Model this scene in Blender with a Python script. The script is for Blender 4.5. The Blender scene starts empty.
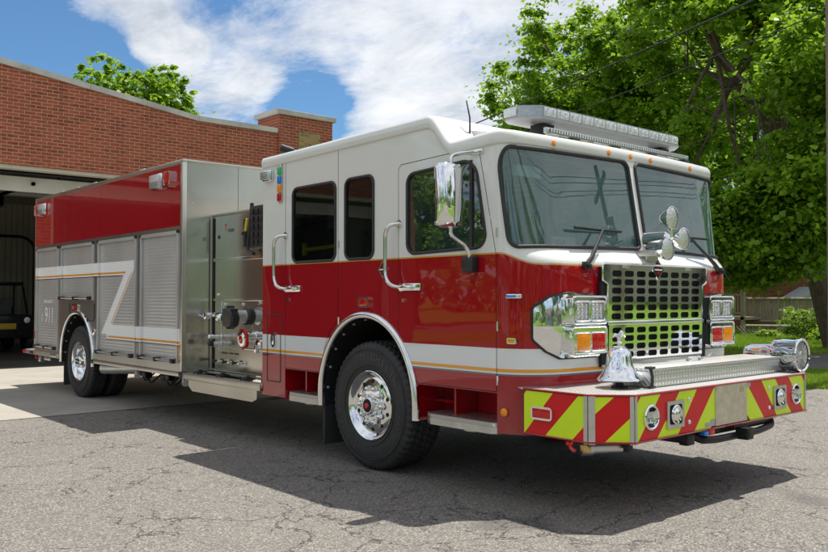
import bpy, bmesh, math, random
import numpy as np
from mathutils import Vector, Matrix, noise
from mathutils.geometry import tessellate_polygon
PI = math.pi
random.seed(7)
rng = np.random.default_rng(7)
scn = bpy.context.scene
COL = scn.collection

# ------------------------------------------------------------------ materials
MATS = {}
class NT:
    """tiny helper round a node tree"""
    def __init__(s, name):
        m = bpy.data.materials.new(name); m.use_nodes = True
        s.m = m; s.nt = m.node_tree; s.nt.nodes.clear()
        s.out = s.nt.nodes.new('ShaderNodeOutputMaterial')
        s.geo = None
    def n(s, t, **kw):
        nd = s.nt.nodes.new(t)
        for k, v in kw.items(): setattr(nd, k, v)
        return nd
    def link(s, a, b): s.nt.links.new(a, b)
    def val(s, sock, v):
        if hasattr(v, 'default_value') or hasattr(v, 'is_output'): s.link(v, sock)
        else:
            if isinstance(v, (tuple, list)) and len(v) == 3 and sock.type == 'RGBA': v = (*v, 1)
            sock.default_value = v
    def math(s, op, a, b=None, c=None, clamp=False):
        nd = s.n('ShaderNodeMath', operation=op); nd.use_clamp = clamp
        s.val(nd.inputs[0], a)
        if b is not None: s.val(nd.inputs[1], b)
        if c is not None: s.val(nd.inputs[2], c)
        return nd.outputs[0]
    def pos(s):
        if not s.geo:
            g = s.n('ShaderNodeNewGeometry'); x = s.n('ShaderNodeSeparateXYZ'); s.link(g.outputs['Position'], x.inputs[0])
            s.geo = (g, x)
        return s.geo[1].outputs
    def posv(s): s.pos(); return s.geo[0].outputs['Position']
    def vec(s, x, y, z):
        nd = s.n('ShaderNodeCombineXYZ'); s.val(nd.inputs[0], x); s.val(nd.inputs[1], y); s.val(nd.inputs[2], z); return nd.outputs[0]
    def noise(s, vec, scale, detail=3, rough=.5, dist=0, color=False):
        nd = s.n('ShaderNodeTexNoise'); s.link(vec, nd.inputs['Vector']); nd.inputs['Scale'].default_value = scale
        nd.inputs['Detail'].default_value = detail; nd.inputs['Roughness'].default_value = rough; nd.inputs['Distortion'].default_value = dist
        return nd.outputs['Color' if color else 'Fac']
    def ramp(s, fac, stops, mode='LINEAR'):
        nd = s.n('ShaderNodeValToRGB'); s.val(nd.inputs[0], fac); cr = nd.color_ramp; cr.interpolation = mode
        while len(cr.elements) < len(stops): cr.elements.new(.5)
        for e, (p, c) in zip(cr.elements, stops):
            e.position = p; e.color = (c, c, c, 1) if not isinstance(c, tuple) else (*c, 1)
        return nd.outputs[0]
    def mix(s, fac, a, b, mode='MIX'):
        nd = s.n('ShaderNodeMix', data_type='RGBA', blend_type=mode)
        s.val(nd.inputs[0], fac); s.val(nd.inputs[6], a); s.val(nd.inputs[7], b); return nd.outputs[2]
    def bump(s, h, strength=.3, dist=.01):
        nd = s.n('ShaderNodeBump'); s.val(nd.inputs['Height'], h); nd.inputs['Strength'].default_value = strength
        nd.inputs['Distance'].default_value = dist; return nd.outputs[0]
    def pbr(s, **kw):
        p = s.n('ShaderNodeBsdfPrincipled')
        for k, v in kw.items():
            s.val(p.inputs[{'col': 'Base Color', 'rough': 'Roughness', 'metal': 'Metallic', 'coat': 'Coat Weight', 'coatr': 'Coat Roughness',
                 'ior': 'IOR', 'spec': 'Specular IOR Level', 'normal': 'Normal', 'em': 'Emission Color', 'ems': 'Emission Strength',
                 'trans': 'Transmission Weight', 'alpha': 'Alpha', 'cnormal': 'Coat Normal', 'aniso': 'Anisotropic'}[k]], v)
        s.link(p.outputs[0], s.out.inputs[0]); return p
    def done(s): MATS[s.m.name] = s.m; return s.m

def simple(name, col, rough=.5, metal=0, coat=0, var=.08, scale=6, bump=0, bscale=60):
    t = NT(name); co = t.n('ShaderNodeTexCoord').outputs['Object']
    f = t.noise(co, scale, 4)
    a = tuple(c * (1 - var) for c in col); b = tuple(min(1, c * (1 + var)) for c in col)
    c = t.mix(t.ramp(f, [(.3, 0.), (.7, 1.)]), a, b)
    r = t.math('ADD', t.math('MULTIPLY', t.noise(co, scale * 2.3, 3), .12), rough - .06)
    kw = dict(col=c, rough=r, metal=metal, coat=coat, coatr=.03)
    if bump: kw['normal'] = t.bump(t.noise(co, bscale, 3), bump, .01)
    if coat and not metal: kw['spec'] = .1
    t.pbr(**kw); return t.done()

RED = (.35, .003, .010)
simple('red_paint', RED, .25, 0, 1, .05, 1.5)
simple('white_paint', (.78, .78, .75), .25, 0, 1, .03, 1.5)
simple('chrome', (.86, .87, .88), .055, 1, 0, .02, 5)
simple('polished_aluminium', (.80, .80, .80), .14, 1, 0, .05, 12)
simple('satin_aluminium', (.62, .62, .61), .34, 1, 0, .10, 9)
simple('black_rubber', (.030, .030, .031), .6, 0, 0, .2, 9, .15)
simple('black_plastic', (.02, .02, .022), .38, 0, 0, .2, 9)
simple('black_steel', (.022, .022, .024), .35, 0, .2, .2, 6)
simple('dark_cavity', (.010, .010, .011), .8, 0, 0, .2, 3)
simple('dark_chassis', (.028, .027, .026), .6, 0, 0, .4, 3, .2)
simple('interior_grey', (.66, .70, .70), .7, 0, 0, .15, 5)
simple('interior_dark', (.14, .16, .165), .7, 0, 0, .2, 5)
simple('seat_fabric', (.08, .13, .22), .8, 0, 0, .2, 20, .2)
simple('seat_yellow', (.75, .58, .03), .5)
simple('yellow_paint', (.62, .40, .02), .4)
simple('lime_sheet', (.68, .90, .02), .32, 0, .5, .04, 4)
simple('red_sheet', (.66, .008, .012), .32, 0, .5, .05, 4)
simple('orange_line', (.80, .32, .02), .35, 0, .6)
simple('gold_line', (.70, .46, .10), .3, .3, .6)
simple('amber_lens', (.95, .30, .01), .2, 0, 1, .08, 40)
simple('red_lens', (.55, .006, .008), .15, 0, 1, .1, 40)
simple('blue_lens', (.02, .22, .75), .2, 0, 1)
simple('green_lens', (.02, .55, .12), .2, 0, 1)
simple('clear_lens', (.72, .75, .77), .12, .25, 1, .12, 60, .3, 120)
simple('headlamp_lens', (.50, .52, .53), .15, .2, 1, .25, 70, .4, 90)
simple('bar_lens', (.36, .40, .44), .10, .1, 1, .15, 40, .3, 60)
simple('lamp_reflector', (.80, .80, .78), .12, 1, 0, .2, 80, .6, 120)
simple('grey_trim', (.42, .43, .44), .4)
simple('limestone', (.52, .50, .46), .85, 0, 0, .22, 1.6, .3)
simple('beige_metal', (.60, .56, .46), .55, 0, 0, .06, 3)
simple('white_door', (.66, .65, .60), .5, 0, 0, .06, 3)
simple('roof_membrane', (.30, .30, .30), .9)
simple('floor_dark', (.13, .125, .115), .35, 0, 0, .3, .8)
simple('interior_wall', (.36, .335, .27), .8, 0, 0, .1, 1)
simple('tan_plate', (.66, .60, .48), .38, .55, 0, .14, 14)
simple('brass', (.62, .44, .16), .3, 1)
simple('kraft_label', (.5, .44, .25), .6, .2)
simple('paper', (.8, .8, .78), .7)
simple('hose_grey', (.45, .46, .45), .5, .4)
simple('house_siding', (.62, .62, .60), .7)
simple('roof_shingle', (.10, .085, .075), .9, 0, 0, .3, 4, .3)
simple('brown_shingle', (.22, .13, .09), .9, 0, 0, .3, 4, .3)
simple('grey_siding', (.42, .46, .52), .7)
simple('cable', (.02, .02, .02), .6)
simple('window_dark', (.02, .025, .03), .08, 0, 1)
simple('transformer_grey', (.35, .36, .36), .5)
simple('black_lettering', (.05, .05, .05), .6)
simple('tyre_lettering', (.085, .085, .085), .6)
simple('silver_lettering', (.92, .92, .92), .4)
simple('badge_black', (.02, .02, .02), .25, 0, 1)
simple('flower_red', (.6, .12, .05), .8)

def stripes(t, base, bm=0., br=.3, bcoat=0.):
    """white band, orange line painted on the steel of the body, by place on the truck"""
    x, y, z = t.pos()
    def band(v, a, b): return t.math('MULTIPLY', t.math('GREATER_THAN', v, a), t.math('LESS_THAN', v, b))
    zoff = t.math('SUBTRACT', z, .95)
    # diagonal: left edge through (-6.48,.95) and (-5.67,1.78)+..., slope dx/dz
    dl = t.math('SUBTRACT', x, t.math('ADD', t.math('MULTIPLY', zoff, .976), -6.48))   # >0 right of left edge
    up = t.math('MULTIPLY', band(z, 1.775, 1.965), t.math('LESS_THAN', dl, .262))
    lo = t.math('MULTIPLY', band(z, .885, 1.085), t.math('GREATER_THAN', dl, 0.0))
    dg = t.math('MULTIPLY', band(dl, 0.0, .262), band(z, .95, 1.965))
    lo2 = t.math('MULTIPLY', band(z, .885, .952), t.math('GREATER_THAN', x, -6.27))
    lo1 = t.math('MULTIPLY', band(z, .952, 1.085), t.math('GREATER_THAN', dl, 0.0))
    w = t.math('MAXIMUM', t.math('MAXIMUM', up, dg), t.math('MAXIMUM', lo1, lo2))
    ou = t.math('MULTIPLY', band(z, 1.795, 1.822), t.math('LESS_THAN', x, -5.62))
    ol = t.math('MULTIPLY', band(z, .905, .932), t.math('GREATER_THAN', x, -6.23))
    od = t.math('MULTIPLY', band(dl, .205, .235), band(z, 1.10, 1.80))
    o = t.math('MAXIMUM', ou, t.math('MAXIMUM', ol, od))
    edge = t.math('MAXIMUM', t.math('MULTIPLY', band(z, .874, .888), t.math('GREATER_THAN', x, -6.27)), t.math('MULTIPLY', band(z, 1.762, 1.776), t.math('LESS_THAN', x, -5.75)))
    c = t.mix(edge, base, (.05, .05, .06)); c = t.mix(w, c, (.88, .89, .90)); c = t.mix(o, c, (.78, .32, .02))
    inv = t.math('SUBTRACT', 1, w)
    return c, t.math('MULTIPLY', inv, bm), t.math('ADD', t.math('MULTIPLY', inv, br - .33), .33)

def brushed(name, col, rough, stripe=False, sc=(2, 2, 60)):
    t = NT(name); p = t.posv()
    mp = t.n('ShaderNodeMapping'); t.link(p, mp.inputs[0]); mp.inputs['Scale'].default_value = sc
    f = t.noise(mp.outputs[0], 6, 4); g = t.noise(p, 1.3, 3)
    c = t.mix(t.ramp(g, [(.3, 0.), (.7, 1.)]), tuple(v * .88 for v in col), tuple(v * 1.06 for v in col))
    metal = 1.0; r = t.math('ADD', t.math('MULTIPLY', f, .07), rough - .035)
    if stripe:
        c, metal, rr = stripes(t, c, .55 if 'shutter' in name else 1.0, rough)
        r = rr
    t.pbr(col=c, metal=metal, rough=r); t.done()
brushed('brushed_steel', (.62, .595, .545), .20)
brushed('body_frame_steel', (.60, .59, .57), .33, True)
brushed('shutter_aluminium', (.60, .60, .60), .42, True, (2, 2, 8))
brushed('rail_aluminium', (.66, .64, .58), .35, sc=(30, 2, 2))

def cab_paint():
    t = NT('cab_paint'); x, y, z = t.pos()
    # the colour break dips over the rounded front corner
    mr = t.n('ShaderNodeMapRange', interpolation_type='SMOOTHSTEP'); t.val(mr.inputs[0], x)
    mr.inputs[1].default_value = 1.33; mr.inputs[2].default_value = 1.60; mr.inputs[3].default_value = 0; mr.inputs[4].default_value = .085
    zz = t.math('ADD', z, mr.outputs[0])
    f = t.math('DIVIDE', zz, 3.2)
    W = (.78, .78, .745); G = (.62, .36, .07)
    s = lambda v: v / 3.2
    c = t.ramp(f, [(0, RED), (s(.885), (.12, .16, .2)), (s(.893), (.76, .77, .77)), (s(.906), (.80, .34, .02)), (s(.932), (.76, .77, .77)), (s(1.086), RED), (s(1.778), G), (s(1.788), RED), (s(1.790), G), (s(1.796), W)], 'CONSTANT')
    # keep the low stripes level: they do not follow the dip
    c2 = t.ramp(t.math('DIVIDE', z, 3.2), [(0, RED), (s(.885), (.12, .16, .2)), (s(.893), (.76, .77, .77)), (s(.906), (.80, .34, .02)), (s(.932), (.76, .77, .77)), (s(1.086), RED)], 'CONSTANT')
    cc = t.mix(t.math('GREATER_THAN', z, 1.3), c2, c)
    p = t.posv(); wav = t.noise(p, 2.2, 1)
    lowz = t.n('ShaderNodeMapRange'); t.val(lowz.inputs[0], z); lowz.inputs[1].default_value = 1.0; lowz.inputs[2].default_value = .45; lowz.inputs[3].default_value = 0; lowz.inputs[4].default_value = .30
    film = t.math('MULTIPLY', lowz.outputs[0], t.ramp(t.noise(p, 5, 6, .7), [(.3, .2), (.75, 1.)])); cc = t.mix(film, cc, (.30, .25, .20))
    cn = t.bump(wav, .07, .03)
    t.pbr(col=cc, rough=.5, spec=.05, coat=1., coatr=.02, cnormal=cn, normal=cn); t.done()
cab_paint()

def glass(name, tint, rough=.0, refl=1.0, f0=1.5, haze=0., haze_col=(.5, .6, .6)):
    t = NT(name)
    tr = t.n('ShaderNodeBsdfTransparent'); tr.inputs[0].default_value = (*tint, 1)
    gl = t.n('ShaderNodeBsdfGlossy'); gl.inputs['Roughness'].default_value = rough; gl.inputs[0].default_value = (refl, refl, refl, 1)
    fr = t.n('ShaderNodeFresnel'); fr.inputs[0].default_value = f0
    wav = t.noise(t.posv(), 1.3, 0); b = t.bump(wav, .05, .03); t.link(b, gl.inputs['Normal']); 
    mx = t.n('ShaderNodeMixShader'); t.link(fr.outputs[0], mx.inputs[0]); 
    base_ = tr.outputs[0]
    if haze:      # milky haze painted into the pane as a diffuse colour
        df = t.n('ShaderNodeBsdfDiffuse'); df.inputs[0].default_value = (*haze_col, 1); m2 = t.n('ShaderNodeMixShader'); m2.inputs[0].default_value = haze
        t.link(tr.outputs[0], m2.inputs[1]); t.link(df.outputs[0], m2.inputs[2]); base_ = m2.outputs[0]
    t.link(base_, mx.inputs[1]); t.link(gl.outputs[0], mx.inputs[2])
    t.link(mx.outputs[0], t.out.inputs[0]); t.done()
glass('windshield_glass', (.74, .95, .92), .01, 1, 1.85, .13, (.30, .66, .62))
glass('tinted_glass', (.34, .37, .37), .01, 1, 1.6)
glass('door_glass', (.55, .78, .73), .01, 1, 2.35, .03)
glass('lens_glass', (.9, .92, .93), .02, 1, 1.45)

def tread_plate():
    t = NT('tread_plate'); p = t.posv(); x, y, z = t.pos()
    a = t.math('ADD', x, y); b = t.math('SUBTRACT', x, y)
    def sn(v, k): return t.math('SINE', t.math('MULTIPLY', v, k))
    # raised lozenges alternating in two directions
    u = t.math('ADD', x, z)
    k = 78.
    c1 = t.math('MULTIPLY', sn(t.math('ADD', u, y), k), sn(t.math('SUBTRACT', u, y), k))
    h = t.ramp(t.math('ADD', t.math('MULTIPLY', c1, .5), .5), [(.55, 0.), (.8, 1.)])
    col = t.mix(h, (.56, .56, .54), (.84, .84, .82))
    t.pbr(col=col, metal=1., rough=t.math('SUBTRACT', .46, t.math('MULTIPLY', h, .18)), normal=t.bump(h, .6, .004)); t.done()
tread_plate()

def asphalt():
    t = NT('asphalt'); p = t.posv()
    n1 = t.noise(p, 85, 2, .6, color=False); vor = t.n('ShaderNodeTexVoronoi'); t.link(p, vor.inputs['Vector']); vor.inputs['Scale'].default_value = 105
    big = t.noise(p, .35, 4, .6); mid = t.noise(p, 3.2, 4, .6)
    base = t.ramp(vor.outputs['Color'], [(.0, (.036, .034, .031)), (.35, (.120, .110, .098)), (.7, (.212, .193, .168)), (1., (.48, .44, .38))])
    base = t.mix(t.math('MULTIPLY', t.ramp(big, [(.35, 0.), (.7, 1.)]), .30), base, (.24, .225, .20))
    base = t.mix(t.math('MULTIPLY', t.ramp(mid, [(.5, 0.), (.75, 1.)]), .25), base, (.14, .135, .13))
    # crack network, warped, broken up
    wp = t.n('ShaderNodeVectorMath', operation='ADD'); t.link(p, wp.inputs[0])
    nz = t.n('ShaderNodeVectorMath', operation='SCALE'); t.link(t.noise(p, 2.0, 5, .62, color=True), nz.inputs[0]); nz.inputs['Scale'].default_value = .62
    t.link(nz.outputs[0], wp.inputs[1])
    v2 = t.n('ShaderNodeTexVoronoi', feature='DISTANCE_TO_EDGE'); t.link(wp.outputs[0], v2.inputs['Vector']); v2.inputs['Scale'].default_value = 1.25
    v3 = t.n('ShaderNodeTexVoronoi', feature='DISTANCE_TO_EDGE'); t.link(wp.outputs[0], v3.inputs['Vector']); v3.inputs['Scale'].default_value = 3.1
    ck = t.math('MULTIPLY', t.math('LESS_THAN', v2.outputs[0], .0080), t.math('GREATER_THAN', t.noise(p, .8, 3), .43))
    ck2 = t.math('MULTIPLY', t.math('LESS_THAN', v3.outputs[0], .0085), t.math('GREATER_THAN', t.noise(p, .55, 3), .52))
    ck = t.math('MAXIMUM', ck, ck2)
    # oil spots
    sp = t.ramp(t.noise(p, .8, 2, .4), [(.66, 0.), (.72, 1.)])
    base = t.mix(t.math('MULTIPLY', sp, .5), base, (.06, .058, .055))
    col = t.mix(t.math('MULTIPLY', ck, .85), base, (.035, .032, .03))
    hh = t.math('SUBTRACT', t.math('MULTIPLY', vor.outputs['Distance'], .6), t.math('MULTIPLY', ck, .6))
    t.pbr(col=col, rough=.85, normal=t.bump(hh, .45, .006)); t.done()
asphalt()

def concrete():
    t = NT('concrete'); p = t.posv(); x, y, z = t.pos()
    c = t.ramp(t.noise(p, 1.2, 6, .65), [(.25, (.30, .28, .24)), (.75, (.44, .41, .355))])
    c = t.mix(t.math('MULTIPLY', t.ramp(t.noise(p, 60, 2), [(.4, 0.), (.7, 1.)]), .25), c, (.22, .2, .18))
    st = t.ramp(t.noise(p, .7, 3), [(.62, 0.), (.72, 1.)]); c = t.mix(t.math('MULTIPLY', st, .35), c, (.14, .13, .115))
    mod = t.math('ABSOLUTE', t.math('SUBTRACT', t.math('FRACT', t.math('DIVIDE', t.math('ADD', y, 50.9), 3.65)), .5))
    jn = t.math('LESS_THAN', mod, .0035)
    mod2 = t.math('ABSOLUTE', t.math('SUBTRACT', t.math('FRACT', t.math('DIVIDE', t.math('ADD', x, 50.2), 3.6)), .5))
    jn = t.math('MAXIMUM', jn, t.math('LESS_THAN', mod2, .0035))
    c = t.mix(t.math('MULTIPLY', jn, .75), c, (.05, .045, .04))
    t.pbr(col=c, rough=.8, normal=t.bump(t.noise(p, 90, 3), .2, .004)); t.done()
concrete()

def road_mat():
    t = NT('road_asphalt'); p = t.posv()
    c = t.ramp(t.noise(p, 3, 6, .7), [(.3, (.10, .09, .085)), (.7, (.17, .155, .14))])
    t.pbr(col=c, rough=.9, normal=t.bump(t.noise(p, 60, 2), .3, .01)); t.done()
road_mat()

def grass_mat():
    t = NT('grass'); p = t.posv()
    c = t.ramp(t.noise(p, 2.5, 6, .7), [(.25, (.075, .15, .012)), (.55, (.16, .28, .02)), (.8, (.26, .36, .035))])
    c = t.mix(t.math('MULTIPLY', t.ramp(t.noise(p, 30, 3), [(.35, 0.), (.7, 1.)]), .5), c, (.05, .10, .012))
    t.pbr(col=c, rough=.9, spec=.2, normal=t.bump(t.noise(p, 22, 4, .7), .9, .06)); t.done()
grass_mat()

def leaf_mat(name, a, b, tr=.35):
    a = tuple(v * 1.3 for v in a); b = tuple(v * 1.35 for v in b); tr = min(.6, tr + .06)
    t = NT(name); p = t.posv()
    oi = t.noise(p, .9, 3); fi = t.noise(p, 16, 2, .7)
    f = t.math('ADD', t.math('MULTIPLY', oi, .5), t.math('MULTIPLY', fi, .5))
    c = t.ramp(f, [(.36, tuple(v * .8 for v in a)), (.58, b), (.72, (b[0] * 1.5, b[1] * 1.15, b[2]))])
    d = t.n('ShaderNodeBsdfPrincipled'); t.link(c, d.inputs[0]); d.inputs['Roughness'].default_value = .42; d.inputs['Specular IOR Level'].default_value = .35
    tl = t.n('ShaderNodeBsdfTranslucent'); t.link(t.mix(.6, c, (.36, .52, .03)), tl.inputs[0])
    mx = t.n('ShaderNodeMixShader'); mx.inputs[0].default_value = tr
    t.link(d.outputs[0], mx.inputs[1]); t.link(tl.outputs[0], mx.inputs[2]); t.link(mx.outputs[0], t.out.inputs[0]); t.done()
leaf_mat('maple_leaf', (.06, .16, .010), (.19, .34, .022), .48)
leaf_mat('oak_leaf', (.045, .13, .010), (.15, .28, .020), .45)
leaf_mat('light_leaf', (.07, .17, .014), (.20, .34, .03), .5)
leaf_mat('shrub_leaf', (.07, .14, .02), (.20, .30, .04), .4)

def bark_mat():
    t = NT('bark'); p = t.posv(); mp = t.n('ShaderNodeMapping'); t.link(p, mp.inputs[0]); mp.inputs['Scale'].default_value = (9, 9, 1.6)
    f = t.noise(mp.outputs[0], 2.2, 6, .7)
    c = t.ramp(f, [(.3, (.065, .048, .036)), (.7, (.20, .155, .12))])
    t.pbr(col=c, rough=.95, normal=t.bump(f, .9, .05)); t.done()
bark_mat()

def brick_mat(name, c1, c2, mortar, axis='y', scale=1.0):
    t = NT(name); x, y, z = t.pos(); v = t.vec(y if axis == 'y' else x, z, 0)
    b = t.n('ShaderNodeTexBrick'); t.link(v, b.inputs['Vector']); b.inputs['Scale'].default_value = scale
    b.inputs['Brick Width'].default_value = .235; b.inputs['Row Height'].default_value = .078; b.inputs['Mortar Size'].default_value = .0075
    b.inputs['Mortar Smooth'].default_value = .1; b.inputs['Bias'].default_value = -.1
    b.inputs['Color1'].default_value = (*c1, 1); b.inputs['Color2'].default_value = (*c2, 1); b.inputs['Mortar'].default_value = (*mortar, 1)
    c = t.mix(t.math('MULTIPLY', t.noise(v, 1.0, 5, .6), .5), b.outputs[0], tuple(q * .72 for q in c1), 'MIX')
    c = t.mix(t.math('MULTIPLY', t.ramp(t.noise(v, 25, 3), [(.4, 0.), (.7, 1.)]), .2), c, (.12, .035, .02))
    mp = t.n('ShaderNodeMapping'); t.link(v, mp.inputs[0]); mp.inputs['Scale'].default_value = (3.0, .35, 1)
    st = t.ramp(t.noise(mp.outputs[0], 1.5, 5, .65), [(.50, 0.), (.72, 1.)]); c = t.mix(t.math('MULTIPLY', st, .35), c, tuple(q * .45 for q in c1))
    wn = t.n('ShaderNodeTexWhiteNoise'); wn.noise_dimensions = '2D'
    row = t.math('FLOOR', t.math('DIVIDE', z, .078)); colx = t.math('FLOOR', t.math('ADD', t.math('DIVIDE', y if axis == 'y' else x, .235), t.math('MULTIPLY', t.math('MODULO', row, 2), .5)))
    t.link(t.vec(colx, row, 0), wn.inputs['Vector']); c = t.mix(t.math('MULTIPLY', t.math('GREATER_THAN', wn.outputs[0], .86), t.math('MULTIPLY', t.math('SUBTRACT', 1, b.outputs['Fac']), .45)), c, tuple(q * .4 for q in c2))
    t.pbr(col=c, rough=.85, normal=t.bump(t.math('SUBTRACT', 1, b.outputs['Fac']), .5, .008)); t.done()
brick_mat('brick', (.44, .105, .046), (.29, .062, .030), (.56, .42, .30))
brick_mat('brick_house', (.30, .07, .04), (.24, .05, .03), (.3, .2, .16), 'x')
brick_mat('stone_patch', (.50, .36, .14), (.28, .20, .09), (.42, .34, .2))

def wood_mat(name, a, b):
    t = NT(name); co = t.posv(); mp = t.n('ShaderNodeMapping'); t.link(co, mp.inputs[0]); mp.inputs['Scale'].default_value = (7, 7, .8)
    f = t.noise(mp.outputs[0], 2, 5, .6); t.pbr(col=t.ramp(f, [(.3, a), (.7, b)]), rough=.85, normal=t.bump(f, .3, .01)); t.done()
wood_mat('weathered_wood', (.20, .16, .115), (.36, .31, .24))
wood_mat('pole_wood', (.16, .12, .09), (.28, .23, .18))
M = MATS

# ------------------------------------------------------------------ mesh helpers
def obj(name, bm, mat, parent=None, smooth=35, loc=None, recalc=True):
    me = bpy.data.meshes.new(name)
    if recalc: bmesh.ops.recalc_face_normals(bm, faces=bm.faces)
    bm.to_mesh(me); bm.free()
    mats = mat if isinstance(mat, (list, tuple)) else [mat]
    for m in mats: me.materials.append(M[m])
    if smooth:
        me.polygons.foreach_set('use_smooth', [True] * len(me.polygons))
        me.set_sharp_from_angle(angle=math.radians(smooth))
    o = bpy.data.objects.new(name, me); COL.objects.link(o)
    if loc: o.location = loc
    if parent: o.parent = parent
    return o
def thing(name, label, cat, loc=(0, 0, 0), group=None, rotz=0):
    o = bpy.data.objects.new(name, None); COL.objects.link(o); o.location = loc; o.rotation_euler = (0, 0, rotz)
    o['label'] = label; o['category'] = cat; o.empty_display_size = .3
    if group: o['group'] = group
    return o
def tag(o, label=None, cat=None, group=None, kind=None):
    if label: o['label'] = label
    if cat: o['category'] = cat
    if group: o['group'] = group
    if kind: o['kind'] = kind
    return o
def B(): return bmesh.new()
def box(bm, a, b, bev=0, mi=0, rot=None):
    a = Vector(a); b = Vector(b); c = (a + b) / 2; s = b - a
    g = bmesh.ops.create_cube(bm, size=1.0)
    vs = g['verts']; bmesh.ops.scale(bm, vec=s, verts=vs)
    if rot is not None: bmesh.ops.rotate(bm, cent=(0, 0, 0), matrix=rot, verts=vs)
    bmesh.ops.translate(bm, vec=c, verts=vs)
    fs = set(f for v in vs for f in v.link_faces)
    for f in fs: f.material_index = mi
    if bev:
        es = list(set(e for v in vs for e in v.link_edges))
        r = bmesh.ops.bevel(bm, geom=es, offset=min(bev, min(abs(s.x), abs(s.y), abs(s.z)) * .45), segments=2, affect='EDGES', profile=.6)
        for f in r['faces']: f.material_index = mi
    return bm
def frame_of(d):
    d = d.normalized(); u = Vector((0, 0, 1)) if abs(d.z) < .9 else Vector((1, 0, 0))
    a = d.cross(u).normalized(); return a, d.cross(a).normalized()
def cyl(bm, p0, p1, r0, r1=None, seg=20, mi=0, cap=True):
    r1 = r0 if r1 is None else r1
    p0 = Vector(p0); p1 = Vector(p1); a, b = frame_of(p1 - p0)
    R = [[bm.verts.new(p + (a * math.cos(t) + b * math.sin(t)) * r) for t in [2 * PI * i / seg for i in range(seg)]] for p, r in ((p0, r0), (p1, r1))]
    for i in range(seg):
        f = bm.faces.new((R[0][i], R[0][(i + 1) % seg], R[1][(i + 1) % seg], R[1][i])); f.material_index = mi
    if cap:
        for ring in R: f = bm.faces.new(ring); f.material_index = mi
    return bm
def tube(bm, pts, r, seg=10, closed=False, mi=0, rr=None):
    pts = [Vector(p) for p in pts]; n = len(pts); rings = []
    prev = None
    for i, p in enumerate(pts):
        if closed: d = pts[(i + 1) % n] - pts[i - 1]
        else: d = pts[min(i + 1, n - 1)] - pts[max(i - 1, 0)]
        if d.length < 1e-9: d = Vector((1, 0, 0))
        d.normalize()
        if prev is None: a, b = frame_of(d)
        else:
            a = prev - d * prev.dot(d)
            if a.length < 1e-6: a, _ = frame_of(d)
            a.normalize(); b = d.cross(a)
        prev = a; q = rr[i] if rr else r
        rings.append([bm.verts.new(p + (a * math.cos(t) + b * math.sin(t)) * q) for t in [2 * PI * k / seg for k in range(seg)]])
    m = n if closed else n - 1
    for i in range(m):
        A = rings[i]; C = rings[(i + 1) % n]
        sh = 0
        if closed and i == n - 1: sh = min(range(seg), key=lambda s: (C[s].co - A[0].co).length)
        for k in range(seg):
            try: f = bm.faces.new((A[k], A[(k + 1) % seg], C[(k + 1 + sh) % seg], C[(k + sh) % seg])); f.material_index = mi
            except ValueError: pass
    if not closed:
        for ring in (rings[0], rings[-1]): f = bm.faces.new(ring); f.material_index = mi
    return bm
def smoothpath(pts, r=.06, n=6):
    """polyline with rounded bends"""
    pts = [Vector(p) for p in pts]; out = [pts[0]]
    for i in range(1, len(pts) - 1):
        a, b, c = pts[i - 1], pts[i], pts[i + 1]
        q = min(r, (b - a).length * .48, (c - b).length * .48)
        s = b + (a - b).normalized() * q; e = b + (c - b).normalized() * q
        for k in range(n + 1):
            t = k / n; out.append(s * (1 - t) ** 2 + b * 2 * t * (1 - t) + e * t * t)
    out.append(pts[-1]); return out
def lathe(bm, prof, org, axis, seg=48, mi=0, closed=False):
    """prof: list of (dist along axis, radius)"""
    org = Vector(org); ax = Vector(axis).normalized(); a, b = frame_of(ax); rings = []
    for (h, r) in prof:
        if r < 1e-5: rings.append([bm.verts.new(org + ax * h)])
        else: rings.append([bm.verts.new(org + ax * h + (a * math.cos(t) + b * math.sin(t)) * r) for t in [2 * PI * k / seg for k in range(seg)]])
    for A, C in zip(rings, rings[1:]):
        if len(A) == 1 and len(C) == 1: continue
        for k in range(seg):
            q = (k + 1) % seg
            if len(A) == 1: f = bm.faces.new((A[0], C[k], C[q]))
            elif len(C) == 1: f = bm.faces.new((A[k], A[q], C[0]))
            else: f = bm.faces.new((A[k], A[q], C[q], C[k]))
            f.material_index = mi
    return bm
def rpoly(pts, n=6):
    """rounded polygon: (x, y, r) corners -> list of points"""
    out = []; N = len(pts)
    P = [(Vector((p[0], p[1])), p[2] if len(p) > 2 else 0) for p in pts]
    for i in range(N):
        a = P[i - 1][0]; b, r = P[i]; c = P[(i + 1) % N][0]
        if r <= 0: out.append(b.copy()); continue
        u = (a - b).normalized(); v = (c - b).normalized(); ang = u.angle(v)
        q = r / math.tan(ang / 2); q = min(q, (a - b).length * .49, (c - b).length * .49); r = q * math.tan(ang / 2)
        m = b + (u + v).normalized() * (r / math.sin(ang / 2))
        s = b + u * q; e = b + v * q
        a0 = math.atan2(s.y - m.y, s.x - m.x); a1 = math.atan2(e.y - m.y, e.x - m.x)
        d = (a1 - a0 + PI) % (2 * PI) - PI
        for k in range(n + 1): t = a0 + d * k / n; out.append(Vector((m.x + r * math.cos(t), m.y + r * math.sin(t))))
    return out
def rrect(x0, y0, x1, y1, r, n=6): return rpoly([(x0, y0, r), (x1, y0, r), (x1, y1, r), (x0, y1, r)], n)
def ell(cx, cy, rx, ry, n=32, a0=0, a1=2 * PI, full=True):
    k = n if full else n + 1
    return [Vector((cx + rx * math.cos(a0 + (a1 - a0) * i / n), cy + ry * math.sin(a0 + (a1 - a0) * i / n))) for i in range(k)]
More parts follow.
